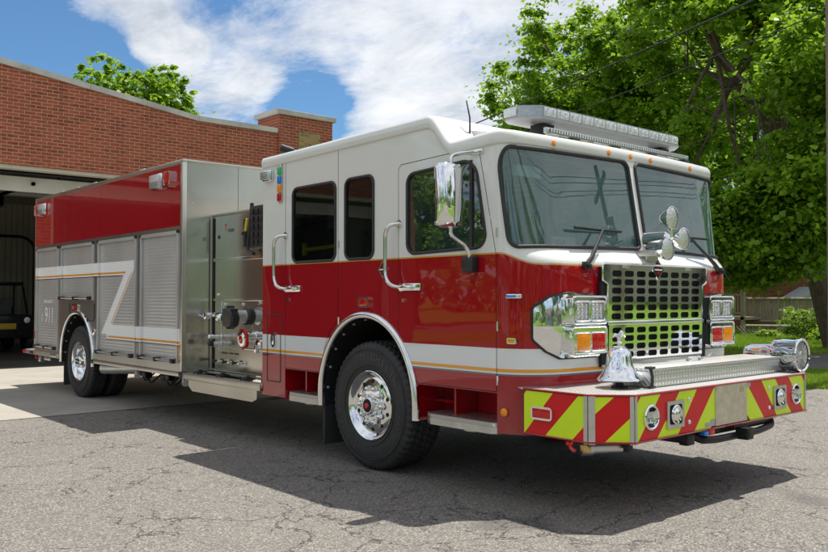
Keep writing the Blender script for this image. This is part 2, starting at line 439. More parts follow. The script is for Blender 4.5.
def plate(bm, outer, holes, mapf, th, mi=0, cuts_u=(), cuts_v=()):
    """2D outline with holes -> solid sheet of thickness th; mapf(u,v,h) -> 3D"""
    loops = [outer] + list(holes); flat = [p for L in loops for p in L]
    tris = tessellate_polygon([[Vector((p[0], p[1], 0)) for p in L] for L in loops])
    t2 = bmesh.new(); vs = [t2.verts.new((p[0], p[1], 0)) for p in flat]
    for t in tris:
        try: t2.faces.new([vs[i] for i in t])
        except ValueError: pass
    for u in cuts_u: bmesh.ops.bisect_plane(t2, geom=t2.verts[:] + t2.edges[:] + t2.faces[:], plane_co=(u, 0, 0), plane_no=(1, 0, 0), dist=1e-6)
    for v in cuts_v: bmesh.ops.bisect_plane(t2, geom=t2.verts[:] + t2.edges[:] + t2.faces[:], plane_co=(0, v, 0), plane_no=(0, 1, 0), dist=1e-6)
    t2.verts.index_update(); t2.edges.index_update()
    uv = [(v.co.x, v.co.y) for v in t2.verts]
    F = [[v.index for v in f.verts] for f in t2.faces]
    bd = [(e.verts[0].index, e.verts[1].index) for e in t2.edges if len(e.link_faces) == 1]
    t2.free()
    top = [bm.verts.new(mapf(u, v, th)) for u, v in uv]
    for f in F:
        try: q = bm.faces.new([top[i] for i in f]); q.material_index = mi
        except ValueError: pass
    if th:
        bot = [bm.verts.new(mapf(u, v, 0)) for u, v in uv]
        for f in F:
            try: q = bm.faces.new([bot[i] for i in reversed(f)]); q.material_index = mi
            except ValueError: pass
        for a, b in bd:
            try: q = bm.faces.new((top[a], top[b], bot[b], bot[a])); q.material_index = mi
            except ValueError: pass
    return uv
def side(y=0., sgn=-1): return lambda u, v, h: Vector((u, y + sgn * h, v))      # plate on a side plane
def front(x=0., sgn=1): return lambda u, v, h: Vector((x + sgn * h, u, v))      # plate on a front plane: u = y
def top(z=0.): return lambda u, v, h: Vector((u, v, z + h))
def text_mesh(s, size, ext=.001, align='CENTER', cache={}):
    cu = bpy.data.curves.new('text', 'FONT'); cu.body = s; cu.size = size; cu.extrude = ext; cu.align_x = align; cu.align_y = 'CENTER'; cu.resolution_u = 3
    o = bpy.data.objects.new('text', cu); COL.objects.link(o)
    dg = bpy.context.evaluated_depsgraph_get(); me = bpy.data.meshes.new_from_object(o.evaluated_get(dg))
    bpy.data.objects.remove(o); return me
def add_text(bm, s, size, mat4, ext=.001, align='CENTER', mi=0, sx=1.0):
    me = text_mesh(s, size, ext, align); n0 = len(bm.verts); f0 = len(bm.faces)
    bm.from_mesh(me); bm.verts.ensure_lookup_table(); bm.faces.ensure_lookup_table()
    for v in bm.verts[n0:]: v.co = mat4 @ Vector((v.co.x * sx, v.co.y, v.co.z))
    for f in bm.faces[f0:]: f.material_index = mi
    bpy.data.meshes.remove(me)
def basis(o, ex, ey):
    ex = Vector(ex).normalized(); ey = Vector(ey).normalized(); ez = ex.cross(ey)
    m = Matrix((ex, ey, ez)).transposed().to_4x4(); m.translation = Vector(o); return m

# ================================================================== THE FIRE ENGINE
# X forward, Y away from the near flank (flank at y = 0), width 2.95, road at z = 0
W = 2.95; SC = 2.965; YC = W / 2
def sstep(a, b, v):
    t = min(1, max(0, (v - a) / (b - a))); return t * t * (3 - 2 * t)
def lean(z): return .10 * sstep(1.72, 1.86, z) + .125 * max(0, (z - 1.84) / .76) + .10 * max(0, (z - 2.60)) 
def cab_xy(s, z):
    far = s > SC
    if far: s = 2 * SC - s
    if s <= 1.30: x, y = s, 0.
    elif s < 1.91:
        th = (s - 1.30) / .61 * PI / 2; x = 1.30 + .36 * math.sin(th); y = .42 * (1 - math.cos(th))
    else:
        y = .42 + (s - 1.91); x = 1.66 + .03 * (1 - ((y - YC) / 1.055) ** 2)
    x -= sstep(1.22, 1.85, s) * lean(z)
    return (x, W - y if far else y)
def cabmap(s, z, h=0.):
    x, y = cab_xy(s, z)
    if h == 0.: return Vector((x, y, z))
    e = .004; a = Vector((*cab_xy(s + e, z), z)) - Vector((*cab_xy(s - e, z), z))
    b = Vector((*cab_xy(s, z + e), z + e)) - Vector((*cab_xy(s, z - e), z - e))
    n = a.cross(b).normalized()
    return Vector((x, y, z)) + n * h
def mir(L): return [Vector((2 * SC - p[0], p[1])) for p in reversed(L)]
CU = [1.22 + .035 * i for i in range(22)]; CU = CU + [2.2, 2.5, 2.8, SC, 3.13, 3.43, 3.73] + [2 * SC - c for c in CU]
CV = [1.72 + .028 * i for i in range(6)] + [2.0, 2.2, 2.4, 2.6]
CV_LOW = []
def skin(name, outer, holes, mat, parent, th=0., off=0., cu=CU, cv=CV, mi=0, smooth=40):
    bm = B(); plate(bm, outer, holes, (lambda u, v, h: cabmap(u, v, off + h)), th, mi, cu, cv)
    o = obj(name, bm, mat, parent, smooth, recalc=bool(th))
    if not th:
        for p in o.data.polygons:
            if p.normal.dot(p.center - Vector((-.2, YC, 1.6))) < 0: p.flip()
        o.data.update()
    return o
def Htop(s):
    s = min(s, 2 * SC - s)
    if s < .55: return 2.885 + .03 * (s + 2) / 2.55
    if s < .84: return 2.915 + (2.665 - 2.915) * sstep(.55, .84, s)
    return 2.665 + .02 * sstep(.84, 1.3, s)

truck = thing('fire_truck', 'red and white fire engine with grey roller shutters and a striped front bumper', 'fire engine', (0, 0, 0))
WX, WZ = -.245, .515       # front wheel
RX, RZ = -7.40, .495      # rear wheel
AX, AZ, AR, AH = -.28, .56, .66, .735     # wheel arch

# --- outlines in (s, z)
arch = [Vector((AX + AR * math.cos(a), AZ + AH * math.sin(a))) for a in [PI * i / 28 for i in range(29)]]  # from front (x+) to rear
def near_outline(front_s):
    o = []
    o += [Vector((-2.01, .465)), Vector((-1.575, .465)), Vector((-1.575, .755)), Vector((AX - AR - .02, .755))]
    o += [Vector((AX - AR, .70))] + [p for p in reversed(arch)] + [Vector((AX + AR, .70)), Vector((AX + AR + .06, .755)), Vector((1.312, .755)), Vector((1.312, .462))]
    return o
bottom = near_outline(0)
far_bottom = mir(bottom)
topn = [Vector((s, Htop(s) - .03)) for s in ([-2.01, -1, 0, .5] + [.55 + .03 * i for i in range(11)] + [1.0, 1.3, 1.6, 1.91, 2.5])]
topl = topn + [Vector((SC, Htop(SC) - .03))] + mir(topn)
outline = bottom + far_bottom + list(reversed(topl))

d1 = rpoly([(-1.578, .760, .01), (-.925, .760, .01), (-.925, .80, .0), (-.90, .99, 0), (-.82, 1.14, 0), (-.683, 1.26, .02), (-.683, 2.855, .02), (-1.578, 2.845, .02)])
archo = [Vector((AX + (AR + .035) * math.cos(a), AZ + (AH + .035) * math.sin(a))) for a in [math.radians(v) for v in (16, 24, 32, 40, 46)]]
d2 = [Vector((1.309, .762)), Vector((1.309, 1.785)), Vector((1.262, 2.0)), Vector((1.13, 2.60)), Vector((1.10, 2.615)), Vector((.21, 2.585)), Vector((.175, 2.55)), Vector((.175, 1.22))] + [Vector((p.x, p.y)) for p in reversed(archo)] + [Vector((.44, .762))]
def shrink(L, d):
    # inward offset of a polygon
    out = []; n = len(L)
    area = sum(L[i - 1].x * L[i].y - L[i].x * L[i - 1].y for i in range(n)); sg = 1 if area > 0 else -1
    for i in range(n):
        a, b, c = L[i - 1], L[i], L[(i + 1) % n]
        u = (b - a); v = (c - b)
        if u.length < 1e-7 or v.length < 1e-7: out.append(b.copy()); continue
        u = u.normalized(); v = v.normalized()
        n1 = Vector((-u.y, u.x)) * sg; n2 = Vector((-v.y, v.x)) * sg; m = (n1 + n2)
        if m.length < 1e-6: out.append(b + n1 * d); continue
        m.normalize(); out.append(b + m * d / max(.4, m.dot(n1)))
    return out
w1 = rrect(-1.44, 1.81, -.722, 2.54, .075)
w2 = rrect(-.57, 1.81, -.158, 2.54, .075)
w3 = rpoly([(.295, 1.825, .09), (1.215, 1.845, .10), (1.09, 2.525, .16), (.295, 2.49, .09)], 8)
ws = rpoly([(1.455, 1.835, .10), (2.915, 1.865, .04), (2.915, 2.605, .07), (1.345, 2.585, .16)], 10)

cab = skin('cab_shell', outline, [d1, d2, w2, ws, mir(d1), mir(d2), mir(w2), mir(ws)], 'cab_paint', truck)
def ring(name, L, parent, r=.016, off=.004, mat='black_rubber', fl=.7):
    pts = []
    n = len(L)
    for i in range(n):
        a, b = L[i], L[(i + 1) % n]; k = max(1, int((b - a).length / .07))
        for j in range(k): q = a + (b - a) * j / k; pts.append(cabmap(q.x, q.y, off))
    bm = B(); tube(bm, pts, r, 8, True); return obj(name, bm, mat, parent, 60)
for nm, dd, ww in (('crew_door', d1, w1), ('front_door', d2, w3)):
    for m_ in (0, 1):
        f = mir if m_ else (lambda q: q)
        d_ = skin(nm, f(shrink(dd, .006)), [f(ww)], 'cab_paint', truck)
        ring('gasket', f(ww), d_, .013, .004)
        skin('window', f(ww), [], 'tinted_glass' if nm == 'crew_door' else 'door_glass', d_, 0, -.006)
        # black strip added behind the gap to stop light leaking through
        ring('door_gap_backing', f(dd), d_, .008, -.010)
        if nm == 'front_door':
            bm = B(); q = [Vector((1.045, 1.84)), Vector((1.045, 2.52))]
            if m_: q = mir(q)
            box(bm, cabmap(q[0].x, q[0].y) + Vector((-.014, -.008, 0)), cabmap(q[1].x, q[1].y) + Vector((.014, .008, 0))) ; obj('window_bar', bm, 'black_rubber', d_)
for m_ in (0, 1):
    f = mir if m_ else (lambda q: q)
    g = skin('side_window', f(w2), [], 'tinted_glass', truck, 0, -.006); ring('gasket', f(w2), g, .013, .004)
    g = skin('windshield', f(ws), [], 'windshield_glass', truck, 0, -.004); ring('gasket', f(ws), g, .015, .005)

# --- roof: rings following the cab outline, then cross strips
bm = B(); ss = [-2.01, -1.9, -1.5, -1, -.5, 0, .3, .45, .52] + [.55 + .025 * i for i in range(13)] + [.95, 1.1, 1.22] + [1.30 + .05 * i for i in range(13)] + [2.1, 2.35, 2.6, 2.8, SC]
ss = ss + [2 * SC - s for s in reversed(ss[:-1])]
def rp(s, off, dz):
    z0 = min(Htop(s), 2.9); sm = min(s, 2 * SC - s)
    p = cabmap(s, 2.66 if sm > .9 else 2.5, 0); e = .004
    a = Vector((*cab_xy(s + e, 2.62), 0)) - Vector((*cab_xy(s - e, 2.62), 0)); n = Vector((a.y, -a.x, 0)).normalized()
    p = p + n * off; p.z = Htop(s) + .035 + dz; return p
prof = [(-.004, -.115), (.014, -.108), (.020, -.092), (.022, -.055), (.016, -.028), (.002, -.008), (-.022, 0), (-.06, .003), (-.11, .005)]
R_ = [[bm.verts.new(rp(s, o, dz)) for s in ss] for (o, dz) in prof]
for A, C in zip(R_, R_[1:]):
    for i in range(len(ss) - 1): bm.faces.new((A[i], A[i + 1], C[i + 1], C[i]))
inner = R_[-1]; n = len(ss); i = 0
iC = next(k for k, s in enumerate(ss) if s >= 1.299)
for k in range(iC):  # cross strips near <-> far
    bm.faces.new((inner[k], inner[k + 1], inner[n - 2 - k], inner[n - 1 - k]))
bm.faces.new([inner[k] for k in range(iC, n - iC)])
# rear edge of the roof
bm.faces.new([r[0] for r in R_] + [r[-1] for r in reversed(R_)])
obj('roof', bm, 'white_paint', truck, 50)
# cab back wall, floor, headliner, engine cover
bm = B(); box(bm, (-2.03, .02, .47), (-1.985, W - .02, 2.86)); obj('cab_back_wall', bm, 'white_paint', truck)
bm = B(); box(bm, (-1.98, .03, 1.12), (-.97, W - .03, 1.16)); box(bm, (-.969, .03, 1.31), (.419, W - .03, 1.34)); box(bm, (.42, .03, 1.12), (1.30, W - .03, 1.16)); box(bm, (1.28, .25, 1.10), (1.56, W - .25, 1.16)); obj('cab_floor', bm, 'interior_dark', truck)
bm = B(); box(bm, (-1.97, .06, 2.60), (1.10, W - .06, 2.63)); box(bm, (-1.97, .04, 1.17), (-1.94, W - .04, 2.6)); obj('headliner', bm, 'interior_grey', truck)
bm = B(); box(bm, (-.6, .95, 1.16), (1.35, 2.0, 1.78), .06); obj('engine_cover', bm, 'interior_dark', truck)
bm = B(); box(bm, (1.22, .12, 1.60), (1.53, W - .12, 1.80), .05); box(bm, (1.02, 1.0, 1.75), (1.40, 1.95, 1.93), .05)
box(bm, (1.25, 2.0, 1.78), (1.42, 2.6, 1.93), .06); obj('dashboard', bm, 'interior_dark', truck)
bm = B(); tube(bm, [(1.05 + .22 * math.cos(a) * .35, 2.33 + .22 * math.sin(a), 1.90 + .22 * math.cos(a)) for a in [2 * PI * k / 24 for k in range(24)]], .016, 8, True)
cyl(bm, (1.05, 2.33, 1.90), (1.3, 2.33, 1.72), .03); cyl(bm, (1.06, 2.12, 1.9), (1.06, 2.54, 1.9), .014); obj('steering_wheel', bm, 'black_plastic', truck)
for (sx, sy, yaw) in ((.45, .52, 0), (.45, 2.35, 0), (-1.62, .55, 0), (-1.62, 1.475, 0), (-1.62, 2.4, 0)):
    bm = B(); box(bm, (sx - .25, sy - .25, 1.42), (sx + .25, sy + .25, 1.56), .05); box(bm, (sx - .30, sy - .25, 1.52), (sx - .18, sy + .25, 2.22), .05)
    box(bm, (sx - .29, sy - .14, 2.2), (sx - .19, sy + .14, 2.42), .04); box(bm, (sx - .15, sy - .15, 1.16), (sx + .15, sy + .15, 1.43)); obj('seat', bm, 'seat_fabric', truck)
bm = B(); tube(bm, [(-1.40, .10, 1.935), (-.74, .10, 1.955)], .019, 10); tube(bm, [(-1.38, .10, 1.88), (-1.38, .10, 2.0)], .028, 10); obj('grab_bar', bm, 'seat_yellow', truck)
bm = B(); plate(bm, rrect(0, 0, .30, .12, .01), [], lambda u, v, h: Vector((1.475 - .1 * v, .44 + u, 1.815 + v)), .001)
p_ = obj('paper_sheet', bm, 'paper', truck)
bm = B(); add_text(bm, 'S16', .085, basis((1.480 - .006, .545, 1.877), (0, 1, 0), (-.1, 0, 1)), .0008); obj('lettering', bm, 'black_lettering', p_)
bm = B(); box(bm, (1.18, .28, 2.40), (1.26, .58, 2.50), .03); obj('sun_visor', bm, 'interior_grey', truck)

# --- wheel arch: liner, trim, mud flap
def arch_parts(ax, az, rx, rz, y0, y1, zb, par, trim_w=.05, flap=None, mat='polished_aluminium'):
    pts = [(ax + rx, zb)] + [(ax + rx * math.cos(a), az + rz * math.sin(a)) for a in [PI * i / 36 for i in range(37)]] + [(ax - rx, zb)]
    bm = B()
    v0 = [bm.verts.new((x, y0, z)) for x, z in pts]; v1 = [bm.verts.new((x, y1, z)) for x, z in pts]
    for i in range(len(pts) - 1): bm.faces.new((v0[i], v0[i + 1], v1[i + 1], v1[i]))
    bm.faces.new(v1); obj('wheel_well', bm, 'dark_cavity', par)
    bm = B(); prof = [(0.0, -.02), (-.012, .000), (0.0, .022), (.022, .030), (.048, .024), (.058, .005), (.058, -.01)]
    rows = []
    for k, (x, z) in enumerate(pts):
        if k == 0: d = Vector((1, 0))
        elif k == len(pts) - 1: d = Vector((-1, 0))
        else: d = Vector(((x - ax) / rx ** 2, (z - az) / rz ** 2)).normalized() if z > az else Vector((1 if x > ax else -1, 0))
        rows.append([bm.verts.new((x + d.x * o, -h, z + d.y * o)) for (o, h) in prof])
    for a, b in zip(rows, rows[1:]):
        for i in range(len(prof) - 1): bm.faces.new((a[i], a[i + 1], b[i + 1], b[i]))
    obj('fender_trim', bm, mat, par, 60)
    for a in [math.radians(v) for v in range(15, 176, 16)]:      # bolts inside the well
        bm = B(); x, z = ax + (rx - .012) * math.cos(a), az + (rz - .012) * math.sin(a); cyl(bm, (x, .05, z), (x - .012 * math.cos(a), .05, z - .012 * math.sin(a)), .012, seg=8); obj('liner_bolt', bm, 'grey_trim', par)
arch_parts(AX, AZ, AR - .01, AH - .01, -.0, .70, .455, truck)
bm = B(); box(bm, (-.965, .03, .085), (-.935, .62, .50), .005); obj('mud_flap', bm, 'black_rubber', truck)

# --- step wells with tread-plate steps
def step_well(x0, x1, name='step_well'):
    bm = B(); y = .34
    P = [Vector((x0, 0, .757)), Vector((x1, 0, .757)), Vector((x1, 0, .45)), Vector((x0, 0, .45))]
    def q(a, b, c, d): bm.faces.new([bm.verts.new(v) for v in (a, b, c, d)])
    q((x0, 0.001, .757), (x1, .001, .757), (x1, y, .757), (x0, y, .757))
    q((x0, y, .757), (x1, y, .757), (x1, y, .45), (x0, y, .45))
    q((x0, 0.001, .757), (x0, y, .757), (x0, y, .45), (x0, .001, .45)); q((x1, .001, .757), (x1, y, .757), (x1, y, .45), (x1, .001, .45))
    xm = (x0 + x1) / 2 - .1
    box(bm, (xm, .10, .50), (xm + .02, .33, .756)); box(bm, (x0 + .01, .22, .60), (xm, .33, .62))
    obj(name, bm, 'red_paint', truck, 30)
step_well(-1.575, AX - AR - .005); step_well(AX + AR + .01, 1.312)
def step(x0, x1):
    bm = B(); plate(bm, rpoly([(x0, .33), (x0, .04, 0), (x0 + .10, -.02, .03), (x1 - .04, -.02, .03), (x1, .02, 0), (x1, .33)]), [], top(.505), .03)
    obj('step', bm, 'tread_plate', truck)
    bm = B(); plate(bm, rpoly([(x0, .30), (x0, .036, 0), (x0 + .10, -.024, .03), (x1 - .04, -.024, .03), (x1 + .001, .016, 0), (x1, .30)]), [], top(.452), .052); obj('step_edge', bm, 'satin_aluminium', truck)
step(-1.560, -.965); step(.50, 1.305)
for x in (-1.25, .95):
    bm = B(); lathe(bm, [(0, .0), (0, .05), (.03, .045), (.03, 0)], (x, .08, .452), (0, -.2, -1), 16); obj('ground_light', bm, 'clear_lens', truck)
# lower cab corner panel below the stripe and red cab underside
bm = B(); box(bm, (-2.0, .72, .50), (1.28, W - .72, 1.11)); 
obj('cab_understructure', bm, 'dark_chassis', truck)
bm = B(); box(bm, (1.30, .25, .50), (1.50, W - .25, 1.1)); obj('front_understructure', bm, 'dark_chassis', truck)
# compartment door at the rear of the cab
bm = B(); plate(bm, rrect(-1.915, .61, -1.655, 1.30, .02), [rrect(-1.905, .62, -1.665, 1.29, .015)], side(0), .0035); obj('compartment_frame', bm, 'black_rubber', truck)
bm = B(); plate(bm, ell(-1.78, 1.035, .045, .075), [ell(-1.78, 1.035, .028, .052)], side(-.004), .014); box(bm, (-1.795, -.022, .985), (-1.765, -.006, 1.07), .006); obj('compartment_latch', bm, 'chrome', truck)
# grab handles
for (x0, x1) in ((-1.655, 0), (.105, 0)):
    bm = B(); zt, zb = 2.075, 1.555
    tube(bm, smoothpath([(x0 + .09, .0, zt + .01), (x0 + .05, -.085, zt), (x0, -.085, zt - .07), (x0, -.085, zb + .09), (x0 + .06, -.085, zb + .01), (x0 + .12, 0, zb - .01)], .05), .0185, 12)
    for z in (zt + .01, zb - .01): cyl(bm, (x0 + (.09 if z > 2 else .12), .0, z), (x0 + (.09 if z > 2 else .12), -.012, z), .034, seg=16)
    obj('grab_handle', bm, 'polished_aluminium', truck, 60)
# door latches
for x0 in (-1.565, .20):
    bm = B(); box(bm, (x0, -.018, 1.520), (x0 + .27, 0, 1.582), .012); box(bm, (x0 + .02, -.045, 1.530), (x0 + .20, -.014, 1.565), .012)
    h = obj('door_latch', bm, 'chrome', truck)
    bm = B(); cyl(bm, (x0 + .05, 0, 1.44), (x0 + .05, -.014, 1.44), .018, seg=14); obj('key_lock', bm, 'chrome', h)
for z in (1.95, 1.25, .85):
    for x0 in (1.318, -.672):
        if z < 1.2 and x0 < 0: continue
        bm = B(); cyl(bm, (x0, -.004, z - .035), (x0, -.004, z + .035), .008, seg=8); obj('door_hinge', bm, 'polished_aluminium', truck)
# side lamps and badges
def lens_unit(name, x, z, w, hh, y=0., lens='red_lens', fw=.014, dep=.02, mat='chrome', par=None):
    bm = B(); plate(bm, rrect(x - w / 2, z - hh / 2, x + w / 2, z + hh / 2, min(w, hh) * .25), [rrect(x - w / 2 + fw, z - hh / 2 + fw, x + w / 2 - fw, z + hh / 2 - fw, min(w, hh) * .18)], side(y), dep)
    o = obj(name, bm, mat, par or truck)
    bm = B(); box(bm, (x - w / 2 + fw * .8, y - dep * .85, z - hh / 2 + fw * .8), (x + w / 2 - fw * .8, y + .001, z + hh / 2 - fw * .8), .008); obj('lens', bm, lens, o); return o
lens_unit('marker_lamp', -.275, 1.42, .15, .095, dep=.03)
lens_unit('marker_lamp', 1.438, 1.145, .085, .045, y=.033, lens='amber_lens', fw=.01)
bm = B(); lathe(bm, [(0, .032), (.008, .03), (.014, .02), (.016, 0)], (1.378, .004, .62), (0.1, -1, 0), 20); obj('side_reflector', bm, 'amber_lens', truck)
bm = B(); box(bm, (1.40, -.006, 1.455), (1.52, .05, 1.49), .01); o = obj('name_badge', bm, 'chrome', truck); bm = B(); box(bm, (1.41, -.009, 1.463), (1.50, .0, 1.482)); obj('badge_face', bm, 'blue_lens', o)
def diamond_badge(c, r, ex, ey, en, par):
    c = Vector(c); ex = Vector(ex); ey = Vector(ey); en = Vector(en)
    mp = lambda u, v, h: c + ex * u + ey * v + en * h
    D = lambda r: rpoly([(0, -r, .006), (r * .95, 0, .006), (0, r, .006), (-r * .95, 0, .006)])
    bm = B(); plate(bm, D(r), [D(r * .86)], mp, .008); o = obj('emblem', bm, 'chrome', par)
    bm = B(); plate(bm, D(r * .88), [], mp, .004); obj('emblem_field', bm, 'badge_black', o)
    bm = B(); add_text(bm, 'S', r * 1.25, basis(c + en * .006, ex, ey), .0015); obj('emblem_letter', bm, 'red_sheet', o)
    bm = B(); box(bm, (-r * .62, -r * .07, 0), (r * .62, r * .07, .008)); 
    for v in bm.verts: v.co = mp(v.co.x, v.co.y, v.co.z + .003)
    obj('emblem_bar', bm, 'silver_lettering', o)
diamond_badge((-.02, -.001, 1.705), .075, (1, 0, 0), (0, 0, 1), (0, -1, 0), truck)
# strobe and coloured tag lamps at the cab rear
def strobe(x, z, w=.17, hh=.115, y=0.):
    bm = B(); box(bm, (x - w / 2, y - .045, z - hh / 2), (x + w / 2, y, z + hh / 2), .02); o = obj('strobe_lamp', bm, 'chrome', truck)
    bm = B(); box(bm, (x - w / 2 + .015, y - .075, z - hh / 2 + .014), (x + w / 2 - .015, y - .04, z + hh / 2 - .014), .02); obj('lens', bm, 'clear_lens', o)
    bm = B()
    for k in range(4): box(bm, (x - w / 2 + .02, y - .078, z - hh / 2 + .024 + k * .019), (x + w / 2 - .02, y - .072, z - hh / 2 + .030 + k * .019))
    obj('louvre', bm, 'black_plastic', o); return o
strobe(-1.88, 2.715)
bm = B(); box(bm, (-1.685, -.02, 2.42), (-1.635, 0, 2.815), .006); o = obj('tag_rail', bm, 'satin_aluminium', truck)
for k, m_ in enumerate(('green_lens', 'blue_lens', 'amber_lens', 'red_lens')):
    bm = B(); box(bm, (-1.69, -.034, 2.70 - k * .088), (-1.63, -.015, 2.78 - k * .088), .006); tag(obj('tag_plate', bm, m_, o), ('green', 'blue', 'orange', 'red')[k] + ' tag plate on the rail')
# mirror
for m_ in (0, 1):
    fy = (lambda y: W - y) if m_ else (lambda y: y)
    bm = B(); box(bm, (1.0, -.355, 1.985), (1.11, -.125, 2.475), .05)
    for v in bm.verts:
        k = (v.co.z - 2.23) / .245; v.co.x -= .02 * k * k; 
        if v.co.x > 1.05: v.co.x += .02 * (1 - ((v.co.y + .24) / .12) ** 2)
        v.co.y = fy(v.co.y)
    mo = obj('mirror', bm, 'chrome', truck, 80)
    bm = B(); box(bm, (.992, fy(-.335), 2.01), (1.0, fy(-.145), 2.45)); obj('mirror_glass', bm, 'window_dark', mo)
    bm = B(); tube(bm, smoothpath([(1.05, fy(-.22), 2.46), (1.05, fy(-.22), 2.53), (1.05, fy(-.12), 2.56), (1.09, fy(.0), 2.575)], .05), .014, 10); box(bm, (1.04, min(fy(-.02), fy(.004)), 2.555), (1.18, max(fy(-.02), fy(.004)), 2.595), .006); obj('mirror_arm', bm, 'polished_aluminium', mo)
    bm = B(); tube(bm, smoothpath([(1.06, fy(-.235), 2.0), (1.06, fy(-.235), 1.93), (1.075, fy(-.10), 1.86), (1.085, fy(-.06), 1.80), (1.085, fy(-.06), 1.74)], .05), .015, 10); obj('mirror_arm', bm, 'polished_aluminium', mo)
    bm = B(); box(bm, (1.01, min(fy(-.075), fy(0)), 1.655), (1.125, max(fy(-.075), fy(0)), 1.775), .014); obj('mirror_bracket', bm, 'black_plastic', mo)

# --- front: grille
GX = 1.715
bm = B(); holes = []
for r in range(6):
    for c_ in range(8): y = YC + (c_ - 3.5) * .163; z = 1.650 - r * .0665; holes.append(rrect(y - .062, z - .024, y + .062, z + .024, .022, 4))
plate(bm, rpoly([(.79, 1.275, .01), (2.16, 1.275, .01), (2.16, 1.565, 0), (2.225, 1.595, .02), (2.225, 1.725, .02), (.725, 1.725, .02), (.725, 1.595, .02), (.79, 1.565, 0)]), holes, (lambda u, v, h: Vector((GX + h + (v - 1.5) * .028, u, v))), .014)
tube(bm, [(GX + .012 + (p.y - 1.5) * .028, p.x, p.y) for p in rpoly([(.79, 1.275, .01), (2.16, 1.275, .01), (2.16, 1.565, 0), (2.225, 1.595, .02), (2.225, 1.725, .02), (.725, 1.725, .02), (.725, 1.595, .02), (.79, 1.565, 0)], 3)], .008, 8, True)
gr = obj('upper_grille', bm, 'chrome', truck)
bm = B(); holes = []
for r in range(4):
    for c_ in range(8): y = YC + (c_ - 3.5) * .163; z = 1.208 - r * .0635; holes.append(rrect(y - .062, z - .023, y + .062, z + .023, .021, 4))
plate(bm, rrect(.80, .965, 2.15, 1.255, .01), holes, (lambda u, v, h: Vector((GX + .002 + h + (v - 1.2) * .028, u, v))), .014); obj('lower_grille', bm, 'chrome', truck)
bm = B(); box(bm, (GX - .01, .78, 1.252), (GX + .022, 2.17, 1.276), .004); obj('grille_divider', bm, 'polished_aluminium', truck)
bm = B(); box(bm, (GX - .035, .74, .93), (GX - .025, 2.21, 1.70)); box(bm, (GX - .024, .725, .95), (GX - .002, .79, 1.59)); box(bm, (GX - .024, 2.16, .95), (GX - .002, 2.225, 1.59)); obj('grille_backing', bm, 'dark_cavity', truck)
bm = B(); box(bm, (1.64, .76, .93), (1.705, 2.19, .965), .004); obj('grille_sill', bm, 'white_paint', truck)
for y in (1.02, 1.93):
    bm = B(); box(bm, (GX + .013, y - .045, 1.695), (GX + .025, y + .045, 1.72), .004); obj('grille_clip', bm, 'satin_aluminium', truck)
diamond_badge((GX + .016, YC - .01, 1.69), .085, (0, 1, 0), (0, 0, 1), (1, 0, 0), truck)

# --- headlamp clusters
def yfront(y): return 1.91 + (y - .42)
for m_ in (0, 1):
    f = mir if m_ else (lambda q: q)
    L = rpoly([(1.60, 1.385, .04), (1.60, 1.16, .04), (1.69, 1.075, .05), (1.80, 1.02, .05), (yfront(.715), 1.02, .02), (yfront(.715), 1.475, .02), (1.88, 1.495, .05), (1.72, 1.465, .05)])
    bm = B(); plate(bm, f(L), [], (lambda u, v, h: cabmap(u, v, .004 + h + (.014 * (1 - ((v - 1.26) / .25) ** 2) if h > 0 else 0))), .030, 0, [1.47 + .035 * i for i in range(14)] if not m_ else [2 * SC - 1.47 - .035 * i for i in range(14)], [1.04 + .04 * i for i in range(12)])
    bz = obj('headlight_bezel', bm, 'chrome', truck, 50)
    ring('bezel_gasket', f(shrink(L, -.003)), bz, .010, .004)
    Y = (lambda y: W - y) if m_ else (lambda y: y)
    for (z0, z1, up) in ((1.265, 1.475, 1), (1.045, 1.25, 0)):
        bm = B(); ys = sorted((Y(.315), Y(.725)))
        hl = []
        for (a, b) in ((.355, .515), (.535, .695)):
            q = sorted((Y(a), Y(b))); zl = (z0 + .03, z1 - .045) if up else (z0 + .028, z1 - .05); hl.append((q[0], q[1], zl[0], zl[1]))
        plate(bm, rrect(ys[0], z0, ys[1], z1, .025), [rrect(h[0], h[2], h[1], h[3], .012) for h in hl], front(1.665), .102)
        for L_ in [rrect(ys[0] + .004, z0 + .004, ys[1] - .004, z1 - .004, .025)] + [rrect(h[0] - .003, h[2] - .003, h[1] + .003, h[3] + .003, .014) for h in hl]:
            tube(bm, [(1.766, p.x, p.y) for p in L_], .0085, 8, True)
        pod = obj('lamp_pod', bm, 'chrome', bz)
        for i, h in enumerate(hl):
            inner_ = (i == 1)
            mt = 'clear_lens' if up else ('red_lens' if inner_ else 'amber_lens')
            bm = B()
            if up:
                box(bm, (1.70, h[0] - .002, h[2] - .002), (1.752, h[1] + .002, h[3] + .002), .004, mi=0)
                cy_, cz = (h[0] + h[1]) / 2, (h[2] + h[3]) / 2
                for dy in (-.045, 0, .045):
                    for dz in (-.037, 0, .037): lathe(bm, [(0, .020), (.004, .018), (-.004, .008), (.006, 0)], (1.753, cy_ + dy, cz + dz), (1, 0, 0), 12, mi=1)
                obj('headlight', bm, ['headlamp_lens', 'lamp_reflector'], bz)
            else:
                box(bm, (1.69, h[0] - .002, h[2] - .002), (1.776, h[1] + .002, h[3] + .002), .012)
                for dy in range(4):
                    for dz in range(3):
                        yy = h[0] + .02 + dy * (h[1] - h[0] - .04) / 3; zz = h[2] + .02 + dz * (h[3] - h[2] - .04) / 2
                        if inner_: lathe(bm, [(0, .014), (.004, .012), (.006, 0)], (1.775, yy, zz), (1, 0, 0), 8)
                obj('turn_signal' if not inner_ else 'warning_light', bm, mt, bz)

